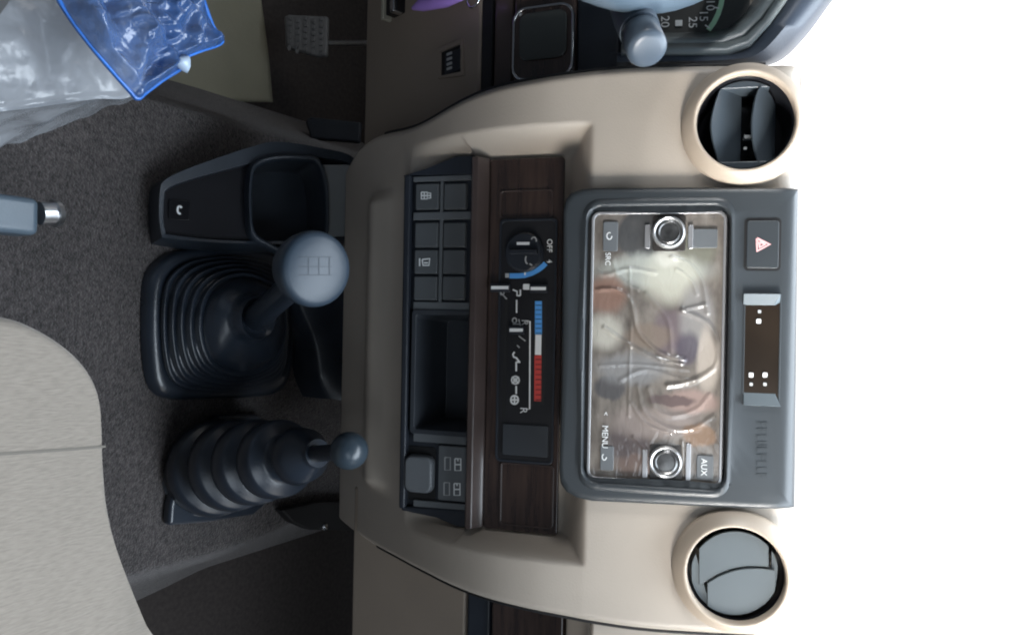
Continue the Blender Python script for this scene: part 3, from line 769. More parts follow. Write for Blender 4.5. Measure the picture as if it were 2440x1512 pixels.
# sliders: real tabs with a white line
for (u0, u1, v) in ((1170, 1212, 685), (1264, 1301, 687), (1214, 1246, 786)):
    tb = plate('slider_tab', LC, u0-3, v-10, u1+3, v+10, .001, .0026, .0065, M['dark'], cp, .0009)
    strokes('tab_line', LC, [[(u0, v), (u1, v)]], .0026, .0068, M['white'], tb)
plate('indicator_lamp', LC, 1246, 676, 1262, 690, .0008, .0026, .0036, M['white'], cp, .0003)
strokes('air_icon', LC, [[(1222, 690), (1232, 694), (1232, 704), (1240, 704)], [(1240, 690), (1240, 704)]], .0012, HC+.0003, M['white'], cp)
strokes('air_icon', LC, [arcpx(1196, 697, 5, 5, 0, 360), [(1186, 690), (1208, 712)], [(1200, 704), (1206, 712)]], .0009, HC+.0003, M['grey_print'], cp)
strokes('scale_line', LC, [[(1231, 714), (1231, 745)]], .0012, HC+.0003, M['white'], cp)
strokes('scale_line', LC, [[(1230, 862), (1230, 884)]], .0014, HC+.0003, M['white'], cp)
strokes('scale_line', LC, [[(1230, 919), (1230, 938)]], .0014, HC+.0003, M['white'], cp)
strokes('foot_icon', LC, [arcpx(1226, 763, 5, 6, 0, 360), [(1222, 772), (1238, 772)], [(1236, 760), (1240, 776)]], .0010, HC+.0003, M['grey_print'], cp)
strokes('seat_icon', LC, [[(1226, 838), (1222, 844), (1224, 850), (1230, 852), (1238, 862)], [(1230, 862), (1240, 862)]], .0014, HC+.0003, M['white'], cp)
strokes('airflow_icon', LC, [[(1236, 800), (1252, 812)], [(1232, 822), (1238, 828)]], .0010, HC+.0003, M['grey_print'], cp)
strokes('fan_symbol', LC, [arcpx(1228, 905, 9, 9, 0, 360, 18), arcpx(1228, 905, 4, 4, 0, 360, 10), [(1220, 897), (1236, 913)], [(1220, 913), (1236, 897)]], .0012, HC+.0003, M['white'], cp)
strokes('fan_symbol', LC, [arcpx(1226, 952, 9, 10, 0, 360, 18), [(1218, 952), (1234, 952)], [(1226, 943), (1226, 962)]], .0014, HC+.0003, M['white'], cp)
text('R', LC, 1250, 768, .0085, HC+.0003, M['grey_print'], cp); text('R', LC, 1247, 977, .0085, HC+.0003, M['white'], cp)
strokes('bracket_line', LC, [[(1254, 765), (1263, 765), (1262, 974), (1253, 974)]], .0012, HC+.0003, M['white'], cp)
strokes('cold_bar', LC, [[(1283, 717), (1283, 796)]], .0058, HC+.0004, M['blue_print'], cp)
strokes('mild_bar', LC, [[(1283, 797), (1282, 845)]], .0052, HC+.0004, M['white'], cp)
strokes('hot_bar', LC, [[(1282, 846), (1281, 955)]], .0058, HC+.0004, M['red_print'], cp)

for v in list(range(727, 796, 11))+list(range(856, 955, 12)): strokes('bar_division', LC, [[(1276, v), (1290, v)]], .0005, HC+.0007, M['dark'], cp)

# ================================================================== SWITCH ROW
sw = empty('switch_panel', LS.wp(960, 810), 'dark switch panel with blank grey buttons, storage tray and USB sockets', 'switch panel')
def plate_(name, *a, **k): return plate(name, LS, *a, **k)
a0, b0, a1, b1 = LS.rect(972, 414, 1128, 1218, 0)
for va, vb in ((414, 739), (1035, 1218)):
    prism('panel_base', LS, rr(*LS.rect(972, va, 1128, vb, 0), .003), -.006, .0005, M['dark'], sw, .001)
# dark shrouds at both ends and along the lower edge
prism('end_shroud', LS, [LS.pix(u, v, .004) for u, v in ((962, 420), (1020, 402), (1088, 374), (1128, 372), (1140, 380), (1132, 416), (975, 418))], -.006, .006, M['dark'], sw, .002)
prism('end_shroud', LS, [LS.pix(u, v, .004) for u, v in ((955, 1214), (1040, 1232), (1090, 1254), (1128, 1256), (1128, 1216), (960, 1204))], -.006, .006, M['dark'], sw, .002)
prism('lower_lip', LS, [LS.pix(u, v, .006) for u, v in ((964, 416), (980, 416), (966, 1210), (951, 1210))], -.006, .008, M['dark'], sw, .002)
# button field frame
for (v0, v1) in ((418, 431), (504, 523), (719, 741), (1034, 1056), (1196, 1214)):
    plate('cross_bar', LS, 984, v0, 1124, v1, .001, 0, .0040, M['panel_grey'], sw, .0008)
cells = []
for c0, c1 in ((988, 1046), (1056, 1112)):
    for r0, r1 in ((435, 500), (528, 590), (593, 653), (656, 716)):
        du = -(r0-435)*.018
        bt = plate('switch_button', LS, c0+du, r0, c1+du, r1, .0014, .0004, .0046 if r0 < 520 else .0042, M['switch'], sw, .0010, inset=.0008); cells.append(bt)
plate('divider', LS, 1046.5, 431, 1054, 720, .0005, 0, .0036, M['panel_grey'], sw, .0005)
strokes('button_icon', LS, [[(1004, 458), (1018, 458), (1018, 474), (1004, 474), (1004, 458)], [(1020, 460), (1026, 460), (1026, 472), (1020, 472)], [(1011, 458), (1011, 474)], [(1004, 466), (1026, 466)]], .0012, .0052, M['white'], cells[0])
strokes('button_icon', LS, [[(1000, 615), (1000, 634)], [(1006, 618), (1024, 616), (1022, 632), (1008, 632), (1006, 618)], [(1010, 626), (1020, 626)]], .0014, .0048, M['white'], cells[2])
# storage tray: a walled pocket
ta = TRAY
to_ = rr(*ta, .003); ti_ = rr(ta[0]+.004, ta[1]+.004, ta[2]-.004, ta[3]-.0015, .003)
tf_ = rr(ta[0]+.009, ta[1]+.0155, ta[2]-.009, ta[3]-.001, .004)
vs, fs = loft([[LS.w(a, b, -.004) for a, b in to_], [LS.w(a, b, .0055) for a, b in to_], [LS.w(a, b, .0052) for a, b in ti_], [LS.w(a, b, .002) for a, b in rr(ta[0]+.0048, ta[1]+.0048, ta[2]-.0048, ta[3]-.002, .003)], [LS.w(a, b, -.040) for a, b in tf_]], False, True)
mk('storage_tray', vs, fs, mat('tray_plastic', (.034, .039, .047), .40, var=.1, vscale=30), sw, .0008)
# power socket cap and USB plate
plate('socket_bay', LS, 958, 1062, 1038, 1192, .004, -.002, .0012, M['black'], sw, .0006)
plate('socket_cap', LS, 960, 1084, 1030, 1176, .007, .001, .0095, M['cover'], sw, .0022, inset=.001)
us = plate('usb_plate', LS, 1044, 1063, 1116, 1193, .0015, .0004, .0040, M['panel_grey'], sw, .0006)
for u, v, kind in ((1066, 1104, 0), (1091, 1106, 1), (1064, 1164, 0), (1089, 1165, 1)):
    s = .0012
    if kind == 0: L_ = [[(u-6, v-15), (u+7, v-15), (u+7, v+15), (u-6, v+15), (u-6, v-15)]]
    else: L_ = [[(u-7, v-14), (u+7, v-14), (u+7, v+14), (u-7, v+14), (u-7, v-14)], [(u-7, v), (u+7, v)], [(u, v-14), (u, v-8)]]
    strokes('usb_icon', LS, L_, s, .0043, M['grey_print'] if kind == 0 else M['white'], us)

# ================================================================== INSTRUMENT CLUSTER, HOOD, WHEEL, STALK
CP_ = tilted(.640, -.115, 24)
ic = empty('instrument_cluster', CP_.wp(1580, 60), 'instrument cluster with pale dial numbers and a green arc behind the steering wheel', 'instrument cluster')
slab('cluster_face', CP_, 1500, -300, 1790, 84, .01, M['dial'], 0, .001, ic)
pts = arcpx(1600, -80, 108, 152, -40, 75, 30)
text('20', CP_, 1584, 52, .0098, .0012, M['white'], ic, rot=0); text('25', CP_, 1650, 54, .0098, .0012, M['white'], ic); text('15', CP_, 1676, 38, .0098, .0012, M['white'], ic); text('10', CP_, 1692, 12, .0098, .0012, M['white'], ic)
plate('warning_icon', CP_, 1609, 48, 1626, 62, .0005, .0004, .0014, M['white'], ic, 0)
arc = [(1722, -40), (1722, -10), (1718, 12), (1711, 34), (1701, 54), (1688, 72)]
strokes('green_arc', CP_, [arc], .0042, .0016, M['green_print'], ic)
strokes('tick', CP_, [[(1702, 18), (1714, 20)]], .0012, .002, M['white'], ic); strokes('tick', CP_, [[(1680, 60), (1692, 68)]], .0012, .002, M['white'], ic)
# side wall of the cluster housing
def wall(name, p0, p1, m_, parent, w0=0):
    vs = [DPx for DPx in p0]+[q for q in p1]; n = len(p0)
    fs = [(i, i+1, n+i+1, n+i) for i in range(n-1)]
    return mk(name, vs, fs, m_, parent, solid=.003, sharp=50)
CM = tilted(.600, -.115, 24)
wall('housing_wall', [CP_.wp(u, v, .0) for u, v in ((1500, 84), (1600, 83), (1690, 82), (1740, 70), (1775, 40), (1800, 0), (1822, -60))],
     [CM.wp(u, v, 0) for u, v in ((1490, 106), (1600, 105), (1725, 104), (1772, 86), (1812, 44), (1845, 0), (1872, -60))], M['silver'], ic)
wall('housing_rim', [CM.wp(u, v, .001) for u, v in ((1480, 109), (1600, 108), (1728, 107), (1778, 90), (1820, 48), (1852, 0), (1880, -60))],
     [CM.wp(u, v, .012) for u, v in ((1480, 130), (1600, 129), (1733, 128), (1786, 108), (1832, 56), (1872, 0), (1905, -60))], M['silver'], ic)
hd = empty('cluster_hood', CM.wp(1900, 0), 'dark blue-grey hood curving over the instrument cluster', 'hood')
HM = CM
in_ = [(1470, 131), (1600, 131), (1735, 129), (1790, 112), (1838, 58), (1880, 0), (1915, -60)]
md_ = [(1470, 148), (1600, 147), (1745, 142), (1810, 126), (1866, 70), (1918, 0), (1960, -60)]
ot_ = [(1470, 158), (1600, 157), (1760, 152), (1835, 140), (1900, 82), (1968, 0), (2015, -60)]
bk_ = [(1470, 160), (1600, 160), (1765, 158), (1850, 150), (1918, 90), (1985, 0), (2035, -60)]
L_ = [[HM.wp(u-14, v-5, -.012) for u, v in in_], [HM.wp(u, v, .010) for u, v in in_], [HM.wp(u, v, .016) for u, v in md_], [HM.wp(u, v, .004) for u, v in ot_], [HM.wp(u, v, -.03) for u, v in bk_], [HM.wp(u, v, -.2) for u, v in bk_]]
L_ = [smoothpath(l, 5) for l in L_]
vs, fs = loft(L_, False, False, closed=False)
mk('hood_shell', vs, fs, M['hood'], hd, sharp=80)
sl = slab('column_side', DS, 1478, -260, 1520, 168, .03, M['dark'], -.004, .004, hd)

def steering():
    P = CAM+ray(1400, -64)*.47          # the rim's rightmost point
    nrm = V((0, -math.cos(R(72)), math.sin(R(72)))); Rw = .215
    c = P-V((1, 0, 0))*(Rw)
    fr = Frame(c, nrm)
    o = empty('steering_wheel', c, 'blue-grey steering wheel rim at the edge of the picture', 'steering wheel')
    pts = [fr.w(Rw*math.cos(R(k)), Rw*math.sin(R(k)), 0) for k in range(0, 361, 4)]
    tube('rim', pts, .0165, M['handle'], o, 18, False)
    for k in (200, 340, 90): tube('spoke', [fr.w(.05*math.cos(R(k)), .05*math.sin(R(k)), -.03), fr.w(Rw*math.cos(R(k)), Rw*math.sin(R(k)), 0)], [.02, .012], M['dark'], o, 12)
    lathe('hub', fr, 0, 0, [(.075, -.05), (.08, -.02), (.06, -.005), (.001, .0)], M['dark'], o, 40, cap1=True)
steering()
def stalk():
    tip = CAM+ray(1542, 118)*.490; base = CAM+ray(1470, -60)*.565
    o = empty('column_stalk', base, 'grey steering column stalk with white symbols and a rounded end', 'stalk')
    ax = (tip-base)
    P = [base+ax*t for t in (0, .35, .62, .64, .80, .82, .94, .985, 1.0)]
    tube('stalk_arm', P[:4], [.0085, .0092, .0105, .0105], M['dark'], o, 24)
    tube('stalk_grip', [base+ax*.40, base+ax*.60, base+ax*.79], [.0140, .0146, .0140], M['stalk'], o, 28)
    tube('end_knob', [base+ax*.80, base+ax*.82, base+ax*.985, base+ax*1.005, base+ax*1.012], [.0124, .0136, .0136, .0122, .0080], M['stalk'], o, 28)
    fr = axis_frame(base+ax*.66, CAM-(base+ax*.66))
    q = fr.pix(1503, 40, .0128); 
    text('A', fr, 1503, 38, .010, .0132, M['white'], o, 'symbol'); text('o', fr, 1532, 30, .008, .0132, M['white'], o, 'symbol')
stalk()

# ================================================================== CUP HOLDER CONSOLE
t = R(28); CF = Frame((0, .447, .335), (0, -math.sin(t), math.cos(t)))
cc = empty('cup_holder_console', CF.wp(420, 470, -.03), 'black plastic cup holder console on the tunnel beside the driver', 'console')
outer = [(386, 566), (379, 520), (381, 455), (392, 430), (440, 405), (520, 376), (600, 350), (660, 338), (760, 352), (846, 380), (852, 470), (846, 560), (700, 580), (520, 578)]
rim_i = [(398, 556), (392, 520), (394, 470), (402, 450), (450, 430), (530, 408), (590, 392), (660, 372), (752, 376), (834, 394), (840, 470), (834, 556), (700, 572), (520, 570)]
def dens(px, k=4):
    P = smoothpath([V((u, v, 0)) for u, v in px+[px[0]]], k)[:-1]; return [(p.x, p.y) for p in P]
O_ = [CF.pix(u, v, 0) for u, v in dens(outer)]; I_ = [CF.pix(u, v, 0) for u, v in dens(rim_i)]
ca = sum(p[0] for p in O_)/len(O_); cb = sum(p[1] for p in O_)/len(O_)
def flare(pts, k): return [(ca+(a-ca)*k, cb+(b-cb)*k) for a, b in pts]
# cup well outline
well = [(600, 470), (604, 420), (618, 396), (660, 384), (720, 384), (752, 392), (768, 440), (772, 500), (768, 560), (735, 592), (680, 592), (640, 575), (606, 548)]
W_ = [CF.pix(u, v, .004) for u, v in dens(well)]
wa = sum(p[0] for p in W_)/len(W_); wb = sum(p[1] for p in W_)/len(W_)
def wsc(k, h): return [CF.w(wa+(a-wa)*k, wb+(b-wb)*k, h) for a, b in W_]
# shell: skirt, shoulder ridge, recessed deck split at the well (deck built as strips around the well by bridging loops)
sk = [[CF.w(a, b, -.05) for a, b in flare(O_, 1.10)], [CF.w(a, b, -.018) for a, b in flare(O_, 1.05)], [CF.w(a, b, -.003) for a, b in flare(O_, 1.012)], [CF.w(a, b, .001) for a, b in O_], [CF.w(a, b, 0) for a, b in flare(I_, 1.015)], [CF.w(a, b, -.006) for a, b in I_]]
vs, fs = loft(sk, False, False); mk('console_shell', vs, fs, M['console'], cc, sharp=60)
# deck with hole
def deck_with_hole():
    b_ = bmesh.new()
    oL = [b_.verts.new(CF.w(a, b, -.006)) for a, b in flare(I_, 1.002)]; iL = [b_.verts.new(p) for p in wsc(1.04, -.006)]
    eo = [b_.edges.new((oL[i], oL[(i+1) % len(oL)])) for i in range(len(oL))]; ei = [b_.edges.new((iL[i], iL[(i+1) % len(iL)])) for i in range(len(iL))]
    bmesh.ops.triangle_fill(b_, edges=eo+ei, use_beauty=True)
    b_.verts.index_update(); vs = [v.co.copy() for v in b_.verts]; fs = [tuple(v.index for v in f.verts) for f in b_.faces]; b_.free()
    return mk('console_deck', vs, fs, mat('deck_black', (.007, .007, .010), .6, var=.2, vscale=25, spec=.22), cc, sharp=40)
deck_with_hole()
vs, fs = loft([wsc(1.16, -.006), wsc(1.14, .004), wsc(1.10, .009), wsc(1.05, .009), wsc(1.01, .005), wsc(.99, -.004), wsc(.94, -.055)], False, True)
mk('cup_well', vs, fs, M['console'], cc, sharp=70)
# sloped pocket ahead of the well
pk = [CF.pix(u, v, .0) for u, v in ((768, 392), (836, 392), (842, 470), (836, 562), (772, 566), (782, 500), (778, 440))]
prism('pocket_floor', CF, pk, -.006, .0005, mat('pocket_grey', (.24, .255, .26), .42, var=.06, vscale=20), cc, .002)
plate('small_switch', CF, 402, 476, 452, 524, .002, -.006, -.0035, M['gloss_black'], cc, .0006)
strokes('switch_mark', CF, [arcpx(428, 500, 5, 9, 60, 330, 10)], .002, -.0030, M['white'], cc)

# ================================================================== GEAR LEVER
gz = Frame((0, 0, .302), (0, 0, 1))
ctr = gz.pix(512, 775)
gl = empty('gear_lever', (ctr[0], ctr[1], .30), 'gear lever with ribbed black rubber boot and large grey knob', 'gear lever')
base_px = [(336, 770), (338, 690), (352, 640), (400, 602), (480, 590), (600, 592), (670, 620), (694, 700), (694, 820), (680, 900), (640, 940), (500, 950), (400, 950), (356, 925), (340, 860)]
BP = [gz.pix(u, v) for u, v in dens(base_px)]
bca = sum(p[0] for p in BP)/len(BP); bcb = sum(p[1] for p in BP)/len(BP)
def blp(k, z, sx=0., sy=0.): return [V((bca+(a-bca)*k+sx, bcb+(b-bcb)*k+sy, z)) for a, b in BP]
def mixring(t, rad, zz, cx_, cy_, k0):
    out = []
    for i, (a, b) in enumerate(BP):
        p = V((bca+(a-bca)*k0, bcb+(b-bcb)*k0, zz)); th = math.atan2(b-bcb, a-bca); q = V((cx_+rad*math.cos(th), cy_+rad*math.sin(th), zz)); out.append(p.lerp(q, t))
    return out
rav = sum(math.hypot(a-bca, b-bcb) for a, b in BP)/len(BP)
def step(k, z, t): return mixring(t, rav*k, z, bca, bcb, k)
loops = [blp(1.0, .301), blp(.99, .308), blp(.955, .313), blp(.89, .315), step(.86, .3145, .1)]
z = .315; k = .835
for i in range(5):
    t_ = .22+.13*i
    loops += [step(k-.012, z-.001, t_), step(k+.004, z+.0045, t_), step(k+.002, z+.0066, t_), step(k-.012, z+.0070, t_), step(k-.042, z+.0052, t_), step(k-.060, z+.0048, t_)]
    z += .0074; k -= .066
tc_ = (CAM+ray(612, 757)*((.385-1)/ray(612, 757).z))       # collar centre at z=.385
loops += [step(k+.005, z+.002, .85), mixring(.30, .044, z+.007, tc_.x, tc_.y, k*.95), mixring(.70, .036, z+.014, tc_.x, tc_.y, k*.9), mixring(.95, .026, .371, tc_.x, tc_.y, k), mixring(1, .0225, .378, tc_.x, tc_.y, k), mixring(1, .0235, .384, tc_.x, tc_.y, k), mixring(1, .0215, .3885, tc_.x, tc_.y, k), mixring(1, .0175, .384, tc_.x, tc_.y, k), mixring(1, .012, .382, tc_.x, tc_.y, k)]
vs, fs = loft(loops, True, True); mk('rubber_boot', vs, fs, M['rubber'], gl, sharp=70)
kn_c = CAM+ray(742, 640)*.535
ax = (kn_c-V(tc_)).normalized()
shaft = [V(tc_)-ax*.03, V(tc_)+ax*.02, V(tc_)+ax*.08, kn_c-ax*.02]
tube('shaft', shaft, [.0135, .0130, .0118, .0105], M['rubber'], gl, 24)
kax = ((CAM-kn_c).normalized()*.80+CX*.52-CY*.05).normalized()
kf = axis_frame(kn_c, kax)
prof = [(.0095, -.034), (.0110, -.029), (.0165, -.0235), (.0225, -.0155), (.0260, -.006), (.0272, .000), (.0274, .004), (.0268, .0072), (.0250, .0094), (.0224, .0104), (.0165, .0116), (.008, .0123), (.0001, .0125)]
kb_ = lathe('knob', kf, 0, 0, prof, M['knob'], gl, 64, cap0=True, sharp=80)
# worn shift diagram on the cap
pf = Frame(kn_c+kax*.0, kax)
L_ = [[(712, 612), (790, 612)], [(712, 635), (790, 635)], [(712, 655), (790, 655)], [(735, 612), (735, 655)], [(760, 612), (760, 655)], [(785, 612), (785, 655)]]
def on_cap(u, v):
    d = ray(u, v); 
    # hit the dome: sphere-ish cap approximated by iterating on the lathe profile
    lo, hi = .45, .56
    for _ in range(36):
        md = (lo+hi)/2; p = CAM+d*md-kn_c; r_ = (p-kax*p.dot(kax)).length; hcap = interp(r_, [.0, .008, .0165, .0224, .0250, .0268, .0274], [.0125, .0123, .0116, .0104, .0094, .0072, .004])
        if p.dot(kax) > hcap: lo = md
        else: hi = md
    return CAM+d*lo+kax*.00025
vs, fs = [], []
for l in L_:
    n = 8
    P = [(l[0][0]+(l[1][0]-l[0][0])*i/n, l[0][1]+(l[1][1]-l[0][1])*i/n) for i in range(n+1)]
    du, dv = (0, 1.0) if l[0][1] == l[1][1] else (1.0, 0)
    b0_ = len(vs)
    for u, v in P: vs += [on_cap(u-du, v-dv), on_cap(u+du, v+dv)]
    for i in range(n): fs.append((b0_+2*i, b0_+2*i+1, b0_+2*i+3, b0_+2*i+2))
mk('shift_diagram', vs, fs, mat('shift_print', (.016, .026, .040), .5), kb_, smooth=False)

# ================================================================== SECOND LEVER (ball knob)
bl = gz.pix(462, 1112)
sl_ = empty('hand_lever', (bl[0], bl[1], .30), 'short hand lever with stacked rubber bellows and small ball knob', 'hand lever')
fl_px = [(386, 1248), (390, 1200), (402, 1150), (425, 1070), (460, 1020), (505, 985), (600, 985), (640, 1040), (640, 1180), (590, 1222), (480, 1240)]
FPx = [gz.pix(u, v, .0) for u, v in fl_px]
prism('base_flange', gz, FPx, -.001, .012, M['rubber'], sl_, .004, 3)
p0 = CAM+ray(500, 1115)*((.312-1)/ray(500, 1115).z); p1 = CAM+ray(752, 1080)*.660
axb = (p1-p0); bf = axis_frame(p0, axb); Lh = axb.length
prof = [(.050, -.004)]
ribs = 4
for i in range(ribs):
    s = i/ribs; r_ = .0505-.0185*s; h = Lh*(.02+.80*s); st = Lh*.80/ribs
    prof += [(r_*.70, h), (r_*.94, h+st*.02), (r_*1.0, h+st*.08), (r_*1.01, h+st*.30), (r_*.985, h+st*.54), (r_*.93, h+st*.62), (r_*.66, h+st*.68), (r_*.55, h+st*.78), (r_*.57, h+st*.94)]
prof += [(.018, Lh*.82), (.024, Lh*.835), (.0265, Lh*.86), (.0235, Lh*.93), (.0135, Lh*.985), (.0125, Lh*1.0), (.0125, Lh*1.02), (.006, Lh*1.02)]
lathe('bellows', bf, 0, 0, prof, M['rubber'], sl_, 48, cap0=True, cap1=True, sharp=60)
pb = CAM+ray(832, 1073)*.600
tube('lever_rod', [p0+axb*.95, pb], [.0075, .0065], M['dark'], sl_, 16)
lf = axis_frame(pb, (CAM-pb)); rb = .0152
bprof = [(max(.0001, rb*math.sin(R(k))), -rb*math.cos(R(k))) for k in range(0, 181, 10)]
lathe('ball_knob', lf, 0, 0, bprof, mat('ball_plastic', (.035, .050, .065), .30, var=.1, vscale=40), sl_, 40, sharp=80)

# black trim flap and bracket between the levers and the dash
ft = empty('tunnel_flap', TZ.wp(760, 850), 'black curved trim flap between gear boot and dashboard', 'flap')
fa = [(712, 700), (735, 760), (752, 800), (764, 850), (770, 900), (790, 950)]; fb = [(820, 690), (824, 760), (824, 800), (824, 850), (824, 900), (824, 955)]
tz2 = Frame((0, 0, .345), (0, 0, 1))
A_ = smoothpath([tz2.wp(u, v) for u, v in fa]); A2 = [p+V((0, -.004, -.006)) for p in A_]; B_ = smoothpath([tz2.wp(u, v, .012) for u, v in fb]); A3 = [p+V((0, -.004, -.06)) for p in A_]
vs, fs = loft([A3, A2, A_, B_], False, False, closed=False); mk('flap_panel', vs, fs, M['rubber'], ft, sharp=70)
br = empty('mounting_bracket', TZ.wp(750, 1230), 'dark bracket with a bright screw under the dash corner', 'bracket')
prism('bracket_plate', TZ, [TZ.pix(u, v, .02) for u, v in ((672, 1215), (760, 1195), (838, 1195), (838, 1262), (740, 1262), (700, 1245))], .004, .02, M['black'], br, .002)
a, b = TZ.pix(775, 1254, .022); lathe('screw', TZ, a, b, [(.0045, .02), (.0045, .0225), (.003, .0245), (.0001, .025)], M['chrome'], br, 16, cap1=True)

# ================================================================== PEDALS, FLOOR PAPER
def pedal(label, px, z, yoff, rod, pm_=None):
    pm_ = pm_ or M['pedal']
    fr = tilted(.80, -.86, 35)
    P = [fr.pix(u, v) for u, v in px]
    o = empty('pedal', fr.wp(px[0][0], px[0][1]), label, 'pedal')
    prism('pad', fr, P, -.012, 0, pm_, o, .004, 3)
    if rod:
        a_ = [p[0] for p in P]; b_ = [p[1] for p in P]
        a0, a1, b0, b1 = min(a_), max(a_), min(b_), max(b_)
        for i in range(6):
            for j in range(5):
                x = a0+(a1-a0)*(i+.8)/6.6+(.002 if j % 2 else -.002); y = b0+(b1-b0)*(j+.8)/5.6
                prism('grip_stud', fr, rr(x-.0032, y-.0022, x+.0032, y+.0022, .001, 2), 0, .0025, M['pedal'], o, 0)
        tube('pedal_rod', [fr.wp(786, 103, -.008), fr.wp(885, 103, .03)], .004, M['steel'], o, 12)
    return o
pedal('grey studded rubber pedal on a bright steel rod', [(676, 38), (690, 34), (782, 38), (780, 132), (755, 134), (680, 112)], 0, 0, True)
pedal('dim black pedal behind the cup holder console', [(726, 286), (740, 278), (862, 290), (858, 340), (740, 330)], 0, 0, False, M['dark'])
pm = [FZ.wp(u, v) for u, v in ((350, 238), (470, -40), (612, -30), (640, 246))]
vs, fs = [], []; n = 24
for j in range(n+1):
    for i in range(n+1):
        p = (pm[1].lerp(pm[2], i/n)).lerp(pm[0].lerp(pm[3], i/n), j/n)
        vs.append(p+V((0, 0, .006+.004*noise.noise((p.x*9, p.y*9, 0))+.003*(i/n)**6)))
for j in range(n):
    for i in range(n): q = j*(n+1)+i; fs.append((q, q+1, q+n+2, q+n+1))
tag(mk('floor_paper', vs, fs, M['mat_paper'], solid=.002), 'olive grey protective paper mat on the driver footwell floor', 'floor mat')

# ================================================================== SEATS
SZ = Frame((0, 0, .50), (0, 0, 1))
def cushion(name, px, z, parent, m_, th=.13, round_=.028, puff=.012, seams=None):
    fr = Frame((0, 0, z), (0, 0, 1)); P = [fr.pix(u, v) for u, v in dens(px, 5)]
    ca = sum(p[0] for p in P)/len(P); cb = sum(p[1] for p in P)/len(P)
    def lp(off, zz):
        out = []
        for a, b in P:
            d = V((a-ca, b-cb, 0)); l = d.length; out.append(V((ca, cb, zz))+d*((l-off)/l))
        return out
    L = [lp(.02, z-th), lp(.0, z-th*.6)]
    for i in range(7):
        t_ = R(90*i/6); L.append(lp(round_*(1-math.cos(t_)), z-round_+round_*math.sin(t_)))
    for k in ((.12, .25, .4, .6, .8, .97) if puff else ()):
        d0 = lp(round_, z); L.append([V((ca, cb, z)).lerp(q, 1-k)+V((0, 0, puff*(1-(1-k)**2))) for q in d0])
    vs, fs = loft(L, True, True)
    return mk(name, vs, fs, m_, parent, sharp=80)
ps = empty('passenger_seat', SZ.wp(100, 1100, -.13), 'light grey cloth passenger seat cushion with a stitched seam across it', 'seat')
seat_px = [(-160, 735), (0, 752), (80, 775), (160, 822), (214, 876), (242, 935), (251, 1000), (255, 1062), (261, 1140), (268, 1220), (283, 1300), (312, 1390), (362, 1515), (420, 1640), (0, 1700), (-220, 1660)]
cushion('seat_cushion', seat_px, .50, ps, M['cloth'], round_=.010, puff=.0)
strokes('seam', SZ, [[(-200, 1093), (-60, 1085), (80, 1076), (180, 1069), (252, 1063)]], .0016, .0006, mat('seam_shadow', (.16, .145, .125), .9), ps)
ds = empty('driver_seat', SZ.wp(60, 100, -.15), 'grey driver seat cushion still wrapped in clear plastic film', 'seat')
ds_px = [(-220, -260), (60, -260), (330, -120), (352, 60), (332, 206), (240, 222), (100, 240), (-40, 256), (-200, 270)]
cushion('seat_cushion', ds_px, .47, ds, mat('driver_cloth', (.30, .29, .28), .9, bump=.3, bscale=300, var=.1, vscale=20), th=.16, round_=.03, puff=.008)
def film_cover():
    # draped sheeting: top sheet plus a skirt that hangs towards the tunnel
    top = [(-160, -200), (120, -180), (360, -60), (372, 90), (345, 212), (250, 228), (110, 248), (-30, 262), (-160, 275)]
    edge = smoothpath([V((*SZ.pix(u, v), 0)) for u, v in ((372, -40), (380, 90), (350, 216), (250, 230), (110, 250), (-30, 266), (-160, 280))], 10)
    skirt = smoothpath([V((*Frame((0, 0, .40), (0, 0, 1)).pix(u, v), 0)) for u, v in ((400, 0), (392, 130), (338, 228), (255, 262), (130, 312), (0, 352), (-160, 372))], 10)
    c = V((*SZ.pix(60, -40), 0)); n = len(edge); vs, fs = [], []
    rows = [(.02, 0), (.35, 0), (.6, 0), (.8, 0), (.92, 0), (1., 0)]+[(1., k/8) for k in range(1, 9)]
    fine = []
    for i in range(len(rows)-1):
        for s in range(4): fine.append((rows[i][0]+(rows[i+1][0]-rows[i][0])*s/4, rows[i][1]+(rows[i+1][1]-rows[i][1])*s/4))
    fine.append(rows[-1])
    for (k, sk_) in fine:
        for i in range(n):
            p = c.lerp(edge[i], k) if sk_ == 0 else edge[i].lerp(skirt[i], sk_)
            zz = .489-.004*(k > .95) if sk_ == 0 else .487-.092*sk_**.8
            wv = .010*noise.noise((p.x*24, p.y*24, zz*18))+.005*noise.noise((p.x*70, p.y*55, zz*40))
            if sk_ > 0: p = p+V((wv*.55, wv*.4, 0))
            vs.append(V((p.x, p.y, zz+abs(wv)*.8)))
    for j in range(len(fine)-1):
        for i in range(n-1): q = j*n+i; fs.append((q, q+1, q+n+1, q+n))
    return mk('plastic_cover', vs, fs, M['seat_film'], ds, sharp=80)
film_cover()

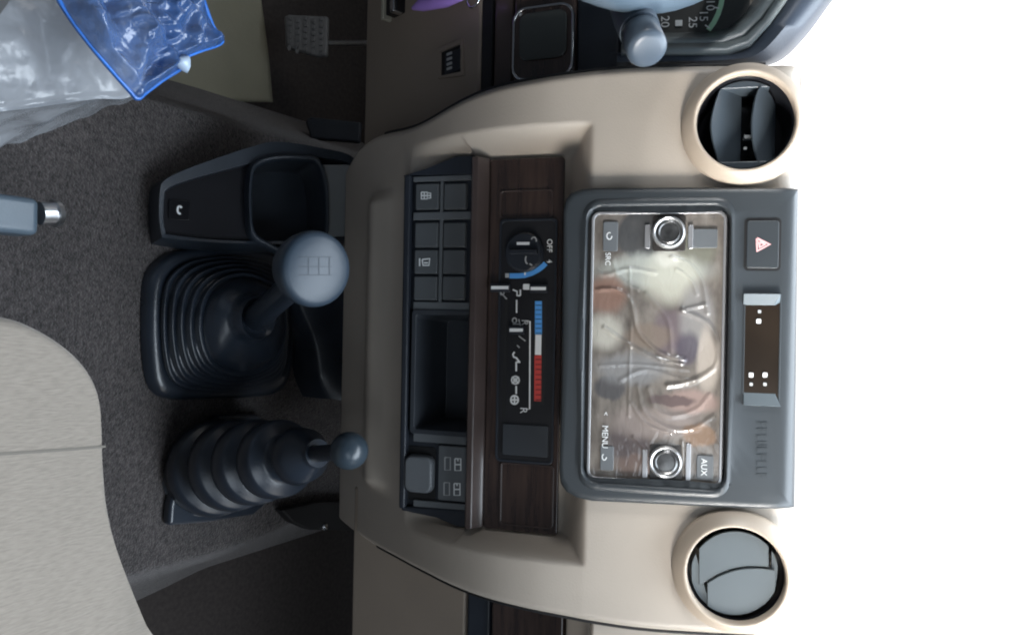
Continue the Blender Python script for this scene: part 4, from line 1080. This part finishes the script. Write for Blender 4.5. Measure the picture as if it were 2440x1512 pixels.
# blue plastic bag lying across the seat corner
def bag():
    fr = Frame((0, 0, .545), (0, 0, 1))
    px = [(100, -60), (150, 30), (215, 118), (300, 216), (325, 240), (345, 226), (385, 196), (440, 160), (425, 148), (470, 128), (528, 104), (505, 60), (480, -10), (460, -60)]
    o = empty('plastic_bag', fr.wp(300, 60, -.03), 'crumpled clear blue plastic bag lying over the driver seat corner', 'bag')
    P = [V((*fr.pix(u, v), 0)) for u, v in dens(px, 6)]; c = V((*fr.pix(310, 40), 0)); n = len(P); m_ = 70; vs, fs = [], []
    for j in range(m_+1):
        k = j/m_
        for i in range(n):
            p = c.lerp(P[i], k); e_ = 1-k
            d = noise.noise((p.x*8, p.y*8, 7))*.9
            f1 = noise.voronoi((p.x*20+d, p.y*30-d, .5))[0]; f2 = noise.voronoi((p.x*55-d, p.y*42+d, 3.5))[0]
            zz = .545+min(1, e_*6)*(.004+.020*(f1[1]-f1[0])+.008*(f2[1]-f2[0])+.010*noise.noise((p.x*12, p.y*12, 1))+.0035*(1-2*abs(noise.noise((p.x*110+d*3, p.y*75, 6)))))
            vs.append(V((p.x, p.y, zz)))
    for j in range(m_):
        for i in range(n): fs.append((j*n+i, j*n+(i+1) % n, (j+1)*n+(i+1) % n, (j+1)*n+i))
    mk('bag_sheet', vs, fs, M['bag_film'], o, sharp=80)
    low = [V((p.x, p.y, .543)) for p in P]+[]
    inn = [V((*(c.lerp(p, .955).xy), .5432)) for p in P]
    vs, fs = loft([[p+V((0, 0, .0035)) for p in low], [p+V((0, 0, .0035)) for p in inn]], False, False)
    mk('bag_hem', vs, fs, M['bag_edge'], o, solid=.002)
    kf_ = fr.wp(432, 150, .004)
    vs, fs = loft([[kf_+V(((.005+.002*math.sin(R(a_*3)))*math.cos(R(a_))*s, (.007+.002*math.cos(R(a_*2)))*math.sin(R(a_))*s, zz)) for a_ in range(0, 360, 30)] for s, zz in ((.7, -.003), (1, .001), (.7, .005), (.2, .006))], True, True)
    mk('bag_knot', vs, fs, mat('knot_film', (.45, .55, .68), .25), o, sharp=70)
bag()

# handle bar at the picture's lower edge
hf = Frame((0, 0, .42), (0, 0, 1))
hh = empty('adjuster_handle', hf.wp(40, 500, -.03), 'blue-grey bar handle with a metal tip above the tunnel carpet', 'handle')
prism('grip', hf, rr(*hf.rect(-160, 456, 96, 550, .012), .005), -.016, .012, M['handle'], hh, .007, 4)
c0, c1 = hf.wp(94, 508, 0), hf.wp(140, 508, 0)
tube('metal_tip', [c0, c0.lerp(c1, .7), c0.lerp(c1, .72), c1], [.0085, .0085, .0105, .0095], M['steel'], hh, 20)
tube('stem', [hf.wp(-120, 505, -.01), V((hf.wp(-120, 505).x, hf.wp(-120, 505).y, .29))], .012, M['dark'], hh, 12)
